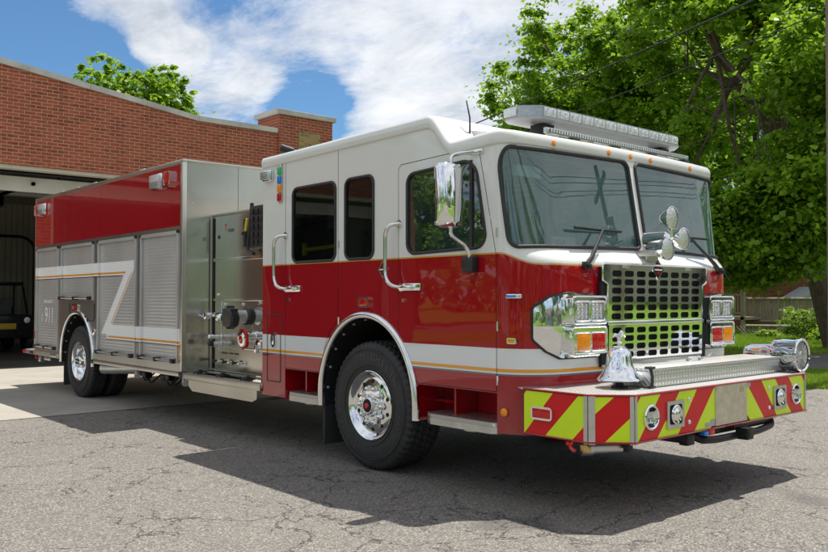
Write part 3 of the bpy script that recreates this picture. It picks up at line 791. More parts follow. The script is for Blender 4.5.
# --- wipers
for (py, ey, b0, b1) in ((.59, .89, .56, 1.17), (2.56, 2.16, 1.85, 2.50)):
    bm = B(); px = 1.69
    tube(bm, [(px - .02, py, 1.70), (px - .015, py + (ey - py) * .25, 1.77), (1.615, ey, 1.995)], .012, 8, rr=[.024, .018, .009]); box(bm, (px - .05, py - .035, 1.675), (px + .012, py + .035, 1.735), .012)
    cyl(bm, (px - .05, py, 1.70), (px + .03, py, 1.70), .018)
    tube(bm, smoothpath([(px + .02, py + .02, 1.69), (px + .05, py + .05, 1.62), (px + .02, py + .09, 1.63), (px - .02, py + .07, 1.70)], .03), .004, 6)
    o = obj('wiper', bm, 'black_plastic', truck)
    bm = B(); tube(bm, [(1.592, b0, 2.005), (1.600, (b0 + b1) / 2, 1.998), (1.592, b1, 2.0)], .007, 6); box(bm, (1.585, b0, 1.985), (1.592, b1, 1.999)); obj('wiper_blade', bm, 'black_rubber', o)

# --- rotating three-lamp unit below the windshields
rx, ry, rz = 1.86, YC, 1.975
bm = B(); plate(bm, rpoly([(1.55, YC - .13, .02), (1.82, YC - .10, .03), (1.82, YC + .10, .03), (1.55, YC + .13, .02)]), [], top(1.80), .05); box(bm, (1.56, YC - .08, 1.76), (1.68, YC + .08, 1.82)); ro = obj('rotating_light_base', bm, 'satin_aluminium', truck)
bm = B(); lathe(bm, [(-.24, 0), (-.235, .035), (-.21, .062), (-.16, .07), (0, .07), (.01, .055), (.03, .04), (.04, 0)], (rx - .03, ry, rz - .03), (1, 0, 0), 32)
box(bm, (rx - .22, ry - .05, rz - .13), (rx - .04, ry + .05, rz - .07), .02)
for a in (95, -25, 215): cyl(bm, (rx, ry, rz - .03), (rx, ry + .10 * math.cos(math.radians(a)), rz - .03 + .10 * math.sin(math.radians(a))), .022)
obj('rotating_light_motor', bm, 'chrome', ro)
for a in (100, -8, 232):
    c_ = Vector((rx + .01, ry + .145 * math.cos(math.radians(a)), rz - .01 + .145 * math.sin(math.radians(a))))
    bm = B(); lathe(bm, [(-.10, 0), (-.095, .03), (-.07, .06), (-.03, .08), (.0, .09), (.012, .092), (.014, .085)], c_, (1, 0, 0), 32, mi=0)
    lathe(bm, [(.006, .085), (.016, .06), (.020, .03), (.021, 0)], c_, (1, 0, 0), 32, mi=1); obj('rotating_lamp', bm, ['chrome', 'lamp_reflector'], ro)

# --- roof light bar, LED strip, marker lamps, antenna
bm = B(); bl = rpoly([(1.00, .46, .03), (1.06, .36, .03), (1.20, .36, .03), (1.335, .50, .03), (1.335, 2.45, .03), (1.20, 2.59, .03), (1.06, 2.59, .03), (1.00, 2.49, .03)])
plate(bm, bl, [], top(2.868), .014); lb = obj('light_bar', bm, 'grey_trim', truck)
bm = B(); plate(bm, shrink(bl, .004), [], top(2.883), .082); plate(bm, shrink(bl, .018), [], top(2.966), .010); obj('light_bar_lens', bm, 'bar_lens', lb)
for k in range(12):
    y = .515 + k * .1605; bm = B(); box(bm, (1.325, y + .006, 2.892), (1.336, y + .154, 2.960), .004, mi=0)
    for q in range(2):
        for r_ in range(2): lathe(bm, [(0, .015), (.004, .014), (-.002, .006), (.004, 0)], (1.337, y + .045 + q * .07, 2.910 + r_ * .032), (1, 0, 0), 10, mi=1)
    obj('light_module', bm, ['clear_lens', 'lamp_reflector'], lb)
    bm = B(); box(bm, (1.322, y - .005, 2.885), (1.335, y + .005, 2.968)); obj('module_divider', bm, 'grey_trim', lb)
for (p, q) in (((1.045, .352, 0), (1.195, .352, 0)),):
    for m_ in (0, 1):
        yy = W - .358 if m_ else .358
        bm = B(); box(bm, (1.06, min(yy, yy + (.01 if m_ else -.01)), 2.892), (1.19, max(yy, yy + (.01 if m_ else -.01)), 2.960), .004); obj('light_module', bm, 'clear_lens', lb)
for y in (.62, 2.3):
    bm = B(); box(bm, (1.10, y, 2.72), (1.24, y + .14, 2.863), .01); obj('light_bar_foot', bm, 'black_plastic', lb)
bm = B(); plate(bm, rpoly([(.66, .36, .02), (1.30, .44, .02), (1.30, 2.51, .02), (.66, 2.59, .02)]), [], lambda u, v, h: Vector((u, v, 2.70 + h + (.12 if h > 0 else 0) * sstep(1.30, 1.2, u))), .03)
obj('light_bar_platform', bm, 'white_paint', truck)
bm = B(); box(bm, (1.375, .46, 2.737), (1.405, 2.50, 2.785), .006); st = obj('led_strip', bm, 'satin_aluminium', truck)
bm = B(); box(bm, (1.4045, .50, 2.748), (1.410, 2.46, 2.776), mi=0)
for k in range(60): box(bm, (1.409, .505 + k * .0326, 2.749), (1.413, .526 + k * .0326, 2.775), mi=1)
obj('led_strip_lens', bm, ['black_plastic', 'clear_lens'], st)
for k in range(8):
    bm = B(); y = .50 + k * .272; box(bm, (1.36, y, 2.712), (1.415, y + .10, 2.740), .004); obj('strip_bracket', bm, 'black_plastic' if k % 2 else 'satin_aluminium', st)
for y in (.50, 1.175, 1.475, 1.775, 2.45):
    s_ = yfront(y); c_ = cabmap(s_, 2.655, .004)
    bm = B(); box(bm, c_ + Vector((-.02, -.048, -.032)), c_ + Vector((.014, .048, .032)), .012); o = obj('roof_marker_lamp', bm, 'chrome', truck)
    bm = B(); lathe(bm, [(0, .026), (.010, .022), (.016, 0)], c_ + Vector((.013, 0, 0)), (1, 0, .1), 14); obj('lens', bm, 'amber_lens', o)
bm = B(); tube(bm, [(.70, .33, 2.72), (.70, .33, 2.95), (.66, .33, 3.10)], .006, 6, rr=[.009, .007, .005]); cyl(bm, (.70, .33, 2.69), (.70, .33, 2.74), .018); obj('antenna', bm, 'black_plastic', truck)

# --- bumper
BZ0, BZ1 = .497, .806
def chev(y0, y1, first_red, left): pass
bo = [(1.575, 0), (2.137, 0), (2.35, .213), (2.35, W - .213), (2.137, W), (1.575, W)]
bm = B(); plate(bm, [Vector(p) for p in bo], [], top(BZ0), BZ1 - BZ0); bu = obj('bumper', bm, 'red_paint', truck, 30)
bm = B(); bo2 = [(1.50, .02), (1.575, -.006), (2.139, -.006), (2.357, .210), (2.357, W - .210), (2.139, W + .006), (1.575, W + .006), (1.50, W - .02)]
plate(bm, [Vector(p) for p in bo2], [], top(BZ1), .012); obj('bumper_deck', bm, 'tread_plate', bu)
bm = B()
E2 = [Vector((1.575, -.009, 0)), Vector((2.141, -.009, 0)), Vector((2.361, .209, 0)), Vector((2.361, W - .209, 0)), Vector((2.141, W + .009, 0)), Vector((1.575, W + .009, 0))]
tube(bm, [p + Vector((0, 0, .812)) for p in E2], .007, 6); tube(bm, [p + Vector((0, 0, .497)) for p in E2], .007, 6); obj('bumper_edge_trim', bm, 'red_paint', bu)
def strips(name, segs, mapf, clip, mat):
    """parallelogram chevrons: segs = [(bottom0, bottom1, top0, top1)] clipped to [c0, c1]"""
    bm = B()
    for (b0, b1, t0, t1) in segs:
        poly = [(b0, BZ0 + .006), (b1, BZ0 + .006), (t1, BZ1 - .006), (t0, BZ1 - .006)]
        for (c, sg) in ((clip[0], 1), (clip[1], -1)):
            out = []
            for i in range(len(poly)):
                a, b = poly[i], poly[(i + 1) % len(poly)]; ia, ib = sg * (a[0] - c) >= -1e-9, sg * (b[0] - c) >= -1e-9
                if ia: out.append(a)
                if ia != ib: t = (c - a[0]) / (b[0] - a[0]); out.append((c, a[1] + t * (b[1] - a[1])))
            poly = out
            if len(poly) < 3: break
        if len(poly) >= 3: plate(bm, [Vector(p) for p in poly], [], mapf, .003)
    return obj(name, bm, mat, bu, 20)
# front face: near half leans one way, far half the other
fr = lambda u, v, h: Vector((2.3515 + h, u, v))
yel = []; red = []
edges = [(-.02, .26), (.205, .50), (.475, .755), (.725, .985), (.955, 1.225), (1.205, 1.47)]
bt = [(.235 + .2445 * (k - 1), .285 + .2375 * k) for k in range(6)]
bnd = [(-.005 - .2445, .045 - 0), (.245, .285)] 
bb = [.02, .255, .48, .74, .95, 1.19, 1.44]; tt = [.045, .285, .52, .76, .99, 1.235, 1.48]
# stripes slant: bottom edge further left (smaller y) than the top edge
for k in range(6):
    (yel if k % 2 == 0 else red).append((bb[k] + 0., bb[k + 1], tt[k] + .24, tt[k + 1] + .24))
def build_chev():
    Y = []; R = []
    # boundaries measured on the near half: (bottom y, top y)
    bd = [(-.03, .04), (.255 - .235, .285), (.255, .52), (.48, .76), (.74, .99), (.955, 1.235), (1.19, 1.48)]
    bd = [(.02, .285), (.255, .52), (.48, .76), (.74, .99), (.955, 1.235), (1.18, 1.475)]
    seq = ['Y', 'R', 'Y', 'R', 'Y']
    for (a, b), s in zip(zip(bd, bd[1:]), seq): (Y if s == 'Y' else R).append((a[0], b[0], a[1], b[1]))
    R.append((-.22, .02, .045, .285))
    R2 = [(W - b, W - a, W - d, W - c) for (a, b, c, d) in R]; Y2 = [(W - b, W - a, W - d, W - c) for (a, b, c, d) in Y]
    strips('chevron_stripe', Y, fr, (.215, YC), 'lime_sheet'); strips('chevron_stripe', R, fr, (.215, YC), 'red_sheet')
    strips('chevron_stripe', Y2, fr, (YC, W - .215), 'lime_sheet'); strips('chevron_stripe', R2, fr, (YC, W - .215), 'red_sheet')
    for m_ in (0, 1):
        sd = (lambda u, v, h: Vector((u, W + .0015 + h, v))) if m_ else (lambda u, v, h: Vector((u, -.0015 - h, v)))
        bs = [(1.35, 1.60), (1.585, 1.84), (1.775, 2.06), (2.01, 2.30), (2.25, 2.5)]
        for (a, b), mt in zip(zip(bs, bs[1:]), ('lime_sheet', 'red_sheet', 'lime_sheet', 'red_sheet')): strips('chevron_stripe', [(a[0], b[0], a[1], b[1])], sd, (1.578, 2.135), mt)
        d_ = Vector((1, 1, 0)).normalized()
        def ch(u, v, h): 
            p = Vector((2.137, 0, v)) + d_ * u + Vector((1, -1, 0)).normalized() * (h + .0015)
            if m_: p.y = W - p.y
            return p
        for q, mt in (((-.45, -.16, -.1, .17), 'lime_sheet'), ((-.16, .11, .17, .42), 'red_sheet'), ((.11, .42, .42, .72), 'lime_sheet')): strips('chevron_stripe', [q], ch, (.0, .300), mt)
        for u0 in (-.028, .2735):
            bm = B(); w_ = .055
            if u0 < 0:
                plate(bm, rrect(2.105, BZ0 - .012, 2.137, BZ1 + .01, .003), [], (lambda u, v, h: Vector((u, (W + .005 + h) if m_ else (-.005 - h), v))), .004)
                plate(bm, rrect(0, BZ0 - .012, .045, BZ1 + .01, .003), [], lambda u, v, h: ch(u, v, h + .004), .004)
            else:
                plate(bm, rrect(.2735, BZ0 - .012, .301, BZ1 + .01, .003), [], lambda u, v, h: ch(u, v, h + .004), .004)
                plate(bm, rrect(.213, BZ0 - .012, .238, BZ1 + .01, .003), [], (lambda u, v, h: Vector((2.356 + h, W - u if m_ else u, v))), .004)
            obj('corner_strip', bm, 'satin_aluminium', bu)
build_chev()
for m_ in (0, 1):
    Y = (lambda y: W - y) if m_ else (lambda y: y)
    c_ = Vector((2.355, Y(.40), .652))
    bm = B(); lathe(bm, [(0, .088), (.012, .088), (.018, .079), (.014, .074), (.006, .05), (.003, .025), (.002, 0)], c_, (1, 0, 0), 36); o = obj('fog_light', bm, 'chrome', bu)
    bm = B(); lathe(bm, [(.012, .073), (.018, .04), (.020, 0)], c_, (1, 0, 0), 32); obj('fog_light_lens', bm, 'lens_glass', o)
    yb = Y(.695)
    bm = B(); plate(bm, rrect(yb - .108, .552, yb + .108, .742, .008), [rrect(yb - .080, .578, yb + .080, .716, .02)], front(2.355), .012); o = obj('lamp_frame', bm, 'satin_aluminium', bu)
    bm = B(); box(bm, (2.352, yb - .082, .576), (2.357, yb + .082, .718)); obj('lamp_recess', bm, 'dark_cavity', o)
    bm = B(); lathe(bm, [(0, .066), (.02, .068), (.026, .060), (.022, .045), (.034, .03), (.040, 0)], (2.354, yb, .647), (1, 0, 0), 32); obj('lamp_dome', bm, 'chrome', o)
    for z in (.575, .735):
        bm = B(); lathe(bm, [(0, .018), (.008, .017), (.014, .010), (.015, 0)], (2.355, Y(.875), z), (1, 0, 0), 16); obj('bumper_bolt', bm, 'chrome', bu)
    ym = W + .004 if m_ else -.004
    sg = 1 if m_ else -1
    bm = B(); plate(bm, rrect(1.665, .608, 1.855, .702, .028), [rrect(1.682, .624, 1.838, .686, .02)], lambda u, v, h: Vector((u, ym + sg * h, v)), .03); o = obj('marker_lamp', bm, 'chrome', bu)
    bm = B(); y_ = sorted((ym, ym + sg * .035)); box(bm, (1.678, y_[0], .620), (1.842, y_[1], .690), .012); obj('lens', bm, 'red_lens', o)
bm = B(); plate(bm, rrect(1.24, .510, 1.71, .803, .006), [], front(2.3555), .005)
for y in (1.255, 1.695):
    for z in (.53, .785): cyl(bm, (2.36, y, z), (2.364, y, z), .007, seg=8)
o = obj('bumper_plate', bm, 'tan_plate', bu)
bm = B(); plate(bm, rrect(1.60, .735, 1.66, .78, .004), [], front(2.361), .001); obj('plate_sticker', bm, 'kraft_label', o)
for (y0, z0, y1, z1) in ((1.715, .765, 1.775, .80), (1.10, .515, 1.235, .545), (1.175, .545, 1.235, .565)):
    bm = B(); plate(bm, rrect(y0, z0, y1, z1, .003), [], front(2.3555), .002); obj('bumper_sticker', bm, 'grey_trim', bu)
# tool box on the deck
bm = B(); box(bm, (1.86, .655, .82), (2.195, 2.615, .935), .008); tb = obj('deck_box', bm, 'tread_plate', bu)
bm = B(); box(bm, (1.845, .645, .936), (2.205, 2.625, .957), .006); obj('deck_box_lid', bm, 'tread_plate', tb)
for y in (1.60,):
    bm = B(); tube(bm, smoothpath([(1.98, y - .09, .955), (1.98, y - .085, .985), (1.98, y + .085, .985), (1.98, y + .09, .955)], .02), .009, 8)
    for q in (-.09, .09): box(bm, (1.965, y + q - .02, .957), (1.995, y + q + .02, .972), .004)
    obj('lid_handle', bm, 'chrome', tb)
for (x, y) in ((2.20, .64), (2.17, 2.60)):
    bm = B(); box(bm, (x - .01, y - .028, .82), (x + .025, y + .028, .835), .004); tube(bm, [(x + .012, y, .83), (x + .016, y - .005, .90), (x + .0, y, .955)], .012, 8); box(bm, (x - .03, y - .035, .955), (x + .02, y + .035, .972), .006); obj('rubber_latch', bm, 'black_rubber', tb)
# bell
bx, by = 2.03, .505
bm = B(); lathe(bm, [(0, .0), (0, .06), (.012, .06), (.02, .03), (.05, .028), (.055, .05), (.065, .05), (.07, .0)], (bx, by, .818), (0, 0, 1), 32); be = obj('bell_mount', bm, 'black_steel', truck)
bm = B(); lathe(bm, [(.048, .02), (.05, .150), (.058, .160), (.066, .158), (.085, .138), (.115, .115), (.16, .098), (.215, .089), (.255, .083), (.278, .070), (.290, .04), (.293, 0)], (bx, by, .818), (0, 0, 1), 56)
lathe(bm, [(.288, .050), (.296, .048), (.30, .02)], (bx, by, .818), (0, 0, 1), 32)
obj('bell', bm, 'chrome', be, 40)
bm = B(); lathe(bm, [(.292, .018), (.31, .012), (.325, .020), (.335, .012), (.345, .016), (.36, 0)], (bx, by, .818), (0, 0, 1), 20)
for q in (-1, 1): # spread wings of the finial
    tube(bm, [(bx, by, 1.165), (bx, by + q * .03, 1.195), (bx, by + q * .055, 1.198), (bx, by + q * .075, 1.178)], .01, 8, rr=[.010, .014, .012, .003])
tube(bm, [(bx, by, 1.16), (bx + .006, by, 1.20), (bx + .02, by, 1.222), (bx + .035, by, 1.214)], .01, 8, rr=[.014, .012, .011, .003]); obj('bell_finial', bm, 'chrome', be, 60)
# siren
sx, sy, sz = 2.10, 2.76, .965
bm = B(); lathe(bm, [(-.02, .0), (-.02, .10), (-.01, .132), (.0, .136), (.06, .136), (.065, .142), (.18, .142), (.20, .148), (.222, .148), (.230, .138), (.222, .122)], (sx, sy, sz), (1, 0, 0), 56)
si = obj('siren', bm, 'chrome', truck, 40)
bm = B(); lathe(bm, [(-.30, 0), (-.298, .035), (-.27, .062), (-.22, .075), (-.02, .082)], (sx, sy, sz + .01), (1, 0, 0), 40); obj('siren_motor', bm, 'chrome', si, 60)
bm = B(); lathe(bm, [(.205, .120), (.200, .10), (.190, .05), (.205, .045), (.225, .03), (.232, 0)], (sx, sy, sz), (1, 0, 0), 32)
for k in range(5): lathe(bm, [(.207, .055 + k * .014), (.214, .058 + k * .014), (.207, .061 + k * .014)], (sx, sy, sz), (1, 0, 0), 40)
for k in range(16):
    a = 2 * PI * k / 16; cyl(bm, (sx + .212, sy + .045 * math.cos(a), sz + .045 * math.sin(a)), (sx + .212, sy + .125 * math.cos(a), sz + .125 * math.sin(a)), .0035, seg=6)
obj('siren_grille', bm, 'satin_aluminium', si)
bm = B(); box(bm, (sx + .02, sy - .05, .818), (sx + .12, sy + .05, .845), .006); box(bm, (sx + .04, sy - .03, .83), (sx + .10, sy + .03, .87), .01); obj('siren_foot', bm, 'chrome', si)
# under the bumper
bm = B(); box(bm, (1.4, .95, .40), (2.30, 1.01, .49)); box(bm, (2.26, .90, .395), (2.33, 1.0, .475), .008); obj('tow_hitch', bm, 'black_steel', bu)
bm = B()
tube(bm, smoothpath([(2.24, 1.04, .47), (2.31, 1.10, .415), (2.33, 1.30, .40), (2.33, 1.95, .40), (2.31, 2.22, .42), (2.24, 2.30, .48)], .1), .028, 10)
box(bm, (2.19, 1.10, .43), (2.30, 2.26, .485), .01); box(bm, (2.33, 1.58, .375), (2.43, 1.68, .465), .008); box(bm, (2.42, 1.60, .395), (2.434, 1.66, .445))
obj('winch_bar', bm, 'black_steel', bu)
bm = B(); box(bm, (2.33, 1.13, .452), (2.375, 1.20, .492), .006); obj('red_coupling', bm, 'red_lens', bu)
bm = B(); box(bm, (2.33, 1.07, .455), (2.37, 1.13, .487), .006); obj('blue_coupling', bm, 'blue_lens', bu)
bm = B(); cyl(bm, (2.08, .10, .445), (2.22, .28, .455), .045, seg=20); cyl(bm, (2.04, .05, .442), (2.09, .11, .445), .052, seg=20); o = obj('discharge_pipe', bm, 'satin_aluminium', bu)
bm = B(); box(bm, (2.06, .01, .425), (2.12, .06, .475), .01); obj('brass_fitting', bm, 'brass', o)
bm = B(); tube(bm, smoothpath([(2.00, .02, .49), (1.98, .0, .45), (2.03, -.01, .43)], .02), .014, 8); box(bm, (1.95, -.005, .455), (1.985, .03, .485), .008); obj('valve_lever', bm, 'red_lens', o)
bm = B(); box(bm, (2.27, .20, .43), (2.31, .26, .497), .005); obj('pipe_bracket', bm, 'black_steel', bu)

# --- wheels
def tyre_mesh(R, wdt, rr, deep=.020, nblk=54, seg=216):
    """outer sidewall at local y=0, going to +y"""
    bm = B()
    half = [(.030, rr), (.012, rr + .012), (.004, rr + .035), (-.004, rr + .09), (-.004, rr + (R - rr) * .50), (.004, rr + (R - rr) * .68), (.010, rr + (R - rr) * .70), (.012, R - .048), (.020, R - .026), (.030, R - .012), (.045, R - .003)]
    nt = 16; tread = [(.055 + (wdt - .11) * i / nt, R) for i in range(nt + 1)]
    prof = half + tread + [(wdt - a, b) for a, b in reversed(half)]
    rings = []
    for k in range(seg):
        a = 2 * PI * k / seg; ring_ = []
        for i, (y, r) in enumerate(prof):
            if len(half) <= i < len(half) + nt + 1:
                t = i - len(half); ph = (k / seg * nblk + (.5 if (t // 4) % 2 else 0) + .12 * math.sin(t * 1.6)) % 1
                if t in (4, 8, 12): r -= deep
                elif ph < .26: r -= deep * .85
            elif len(half) - 4 <= i < len(half) or len(half) + nt + 1 <= i < len(half) + nt + 5:
                ph = (k / seg * nblk) % 1
                if ph < .26: r -= deep * .55
            ring_.append(bm.verts.new((r * math.sin(a), y, r * math.cos(a))))
        rings.append(ring_)
    for k in range(seg):
        A, C = rings[k], rings[(k + 1) % seg]
        for i in range(len(prof) - 1): bm.faces.new((A[i], A[i + 1], C[i + 1], C[i]))
    # raised circles on the sidewall
    for r in (rr + .05, R - .075): lathe(bm, [(-.002, r - .003), (-.0065, r), (-.002, r + .003)], (0, 0, 0), (0, 1, 0), 120)
    return bm
def put(bm, c, flip=False):
    for v in bm.verts: v.co = Vector((c[0] + v.co.x, c[1] + (-v.co.y if flip else v.co.y), c[2] + v.co.z))
    return bm
def lug(bm, x, y, z, l=.04, r=.017):
    lathe(bm, [(0, r * 1.35), (-.006, r * 1.35), (-.008, r), (-l, r * .92), (-l - .012, r * .5), (-l - .014, 0)], (x, y, z), (0, 1, 0), 10)
def arc_text(bm, s, r, a0, step, size, y):
    for i, ch in enumerate(s):
        if ch == ' ': continue
        a = a0 + step * i      # angle from the top, clockwise seen from -y
        ex = (math.cos(a), 0, -math.sin(a)); ey = (math.sin(a), 0, math.cos(a))
        add_text(bm, ch, size, basis((r * math.sin(a), y, r * math.cos(a)), ex, ey), .001)
def front_wheel(cx, cy, cz, flip):
    bm = put(tyre_mesh(.565, .40, .30), (cx, cy, cz), flip); t = obj('tyre', bm, 'black_rubber', truck, 28)
    bm = B(); arc_text(bm, 'MICHELIN', .430, math.radians(-10), math.radians(9.6), .088, -.0055); arc_text(bm, '425/65 R 22.5', .43, math.radians(-152), math.radians(7.4), .060, -.0055)
    arc_text(bm, 'XZY 3', .43, math.radians(98), math.radians(7), .045, -.0058); put(bm, (cx, cy, cz), flip); obj('tyre_lettering', bm, 'tyre_lettering', t, 20)
    bm = B(); lathe(bm, [(.045, .296), (.020, .303), (.008, .306), (.004, .300), (.010, .290), (.030, .276), (.050, .262), (.058, .248), (.050, .235), (.046, .20), (.045, .165), (.040, .150), (.030, .140), (.028, .10)], (0, 0, 0), (0, 1, 0), 80)
    rim = obj('rim', put(bm, (cx, cy, cz), flip), 'chrome', truck, 40)
    for k in range(10):
        bm = B(); a = 2 * PI * (k + .5) / 10; x, z = .212 * math.cos(a), .212 * math.sin(a); cyl(bm, (x, .048, z), (x, .0440, z), .0185, seg=16)
        obj('hand_hole', put(bm, (cx, cy, cz), flip), 'dark_cavity', rim)
    for k in range(10):
        bm = B(); a = 2 * PI * k / 10; lug(bm, .150 * math.cos(a), .036, .150 * math.sin(a), .030, .022); obj('lug_nut', put(bm, (cx, cy, cz), flip), 'chrome', rim, 60)
    bm = B(); lathe(bm, [(.05, .105), (.022, .10), (.018, .098), (.014, .085), (.012, .075), (-.012, .072), (-.018, .066), (-.018, 0)], (0, 0, 0), (0, 1, 0), 40)
    for k in range(10):
        a = 2 * PI * (k + .5) / 10; lug(bm, .088 * math.cos(a), .018, .088 * math.sin(a), .02, .009)
    hub = obj('hub', put(bm, (cx, cy, cz), flip), 'chrome', rim)
    bm = B(); lathe(bm, [(-.017, .060), (-.022, .055), (-.024, .0)], (0, 0, 0), (0, 1, 0), 32); obj('hub_cap', put(bm, (cx, cy, cz), flip), 'dark_cavity', hub)
    bm = B(); lathe(bm, [(-.023, .030), (-.030, .026), (-.033, 0)], (0, 0, 0), (0, 1, 0), 6); obj('hub_centre', put(bm, (cx, cy, cz), flip), 'red_lens', hub)
front_wheel(WX, .015, WZ, False); front_wheel(WX, W - .015, WZ, True)
def rear_wheel(cx, cy, cz, flip):
    for k in (0, 1):
        bm = put(tyre_mesh(.545, .28, .288, nblk=60), (cx, cy + (-.32 if flip else .32) * k, cz), flip); obj('tyre', bm, 'black_rubber', truck, 28)
    bm = B(); lathe(bm, [(.045, .285), (.018, .293), (.006, .296), (.002, .290), (.008, .280), (.03, .268), (.06, .258), (.13, .250), (.145, .235), (.150, .19), (.150, .15), (.145, .10)], (0, 0, 0), (0, 1, 0), 72)
    rim = obj('rim', put(bm, (cx, cy, cz), flip), 'chrome', truck, 40)
    for k in range(10):
        bm = B(); a = 2 * PI * (k + .5) / 10; x, z = .205 * math.cos(a), .205 * math.sin(a); cyl(bm, (x, .1505, z), (x, .1485, z), .018, seg=16)
        obj('hand_hole', put(bm, (cx, cy, cz), flip), 'dark_cavity', rim)
    for k in range(10):
        bm = B(); a = 2 * PI * k / 10; lug(bm, .145 * math.cos(a), .148, .145 * math.sin(a), .045, .017); obj('lug_nut', put(bm, (cx, cy, cz), flip), 'chrome', rim, 60)
    bm = B(); lathe(bm, [(.15, .115), (.06, .11), (.05, .10), (.0, .092), (-.01, .08), (-.01, 0)], (0, 0, 0), (0, 1, 0), 36)
    for k in range(8): a = 2 * PI * k / 8; lug(bm, .07 * math.cos(a), -.008, .07 * math.sin(a), .015, .008)
    obj('hub', put(bm, (cx, cy, cz), flip), 'chrome', rim)
rear_wheel(RX, .03, RZ, False); rear_wheel(RX, W - .03, RZ, True)
# chassis
bm = B()
for y in (1.05, 1.82): box(bm, (-9.3, y, .60), (1.5, y + .08, .86))
cyl(bm, (RX, .3, RZ), (RX, W - .3, RZ), .11); cyl(bm, (RX, YC - .01, RZ), (RX, YC + .25, RZ), .24); cyl(bm, (WX, .3, WZ - .05), (WX, W - .3, WZ - .05), .08)
cyl(bm, (RX, YC, RZ), (-3.5, YC, .6), .05); box(bm, (-6.6, .5, .40), (-5.2, .95, .58), .05); box(bm, (-5.1, .45, .38), (-4.3, 1.0, .6), .04); box(bm, (-3.4, .8, .36), (-2.3, 2.0, .6), .05)
box(bm, (-9.3, .5, .56), (-8.2, 2.4, .62)); obj('chassis', bm, 'dark_chassis', truck)
bm = B(); cyl(bm, (-6.62, .12, .44), (-6.05, .40, .46), .085, seg=28); lathe(bm, [(0, .085), (.0, .078), (.25, .078), (.25, 0)], (-6.625, .118, .44), (.9, .43, 0), 28); obj('exhaust_pipe', bm, 'satin_aluminium', truck, 40)
for (x, y, z) in ((-5.6, .25, .44), (-5.35, .22, .43), (-4.95, .3, .42), (-4.6, .2, .45)):
    bm = B(); box(bm, (x - .06, y - .05, z - .05), (x + .06, y + .05, z + .06), .015); tube(bm, smoothpath([(x, y, z), (x + .08, y + .02, z - .12), (x + .2, y + .1, z)], .05), .012, 6); obj('drain_valve', bm, 'black_steel', truck)
for x in (-4.55, -4.45, -4.3): bm = B(); tube(bm, [(x, .2, .5), (x + .01, .2, .22)], .008, 6); obj('drain_hose', bm, 'black_steel', truck)
for x in (-5.35, -3.95):
    bm = B(); cyl(bm, (x, .1, .50), (x + .07, .06, .42), .045, seg=14); obj('ground_light', bm, 'clear_lens', truck)

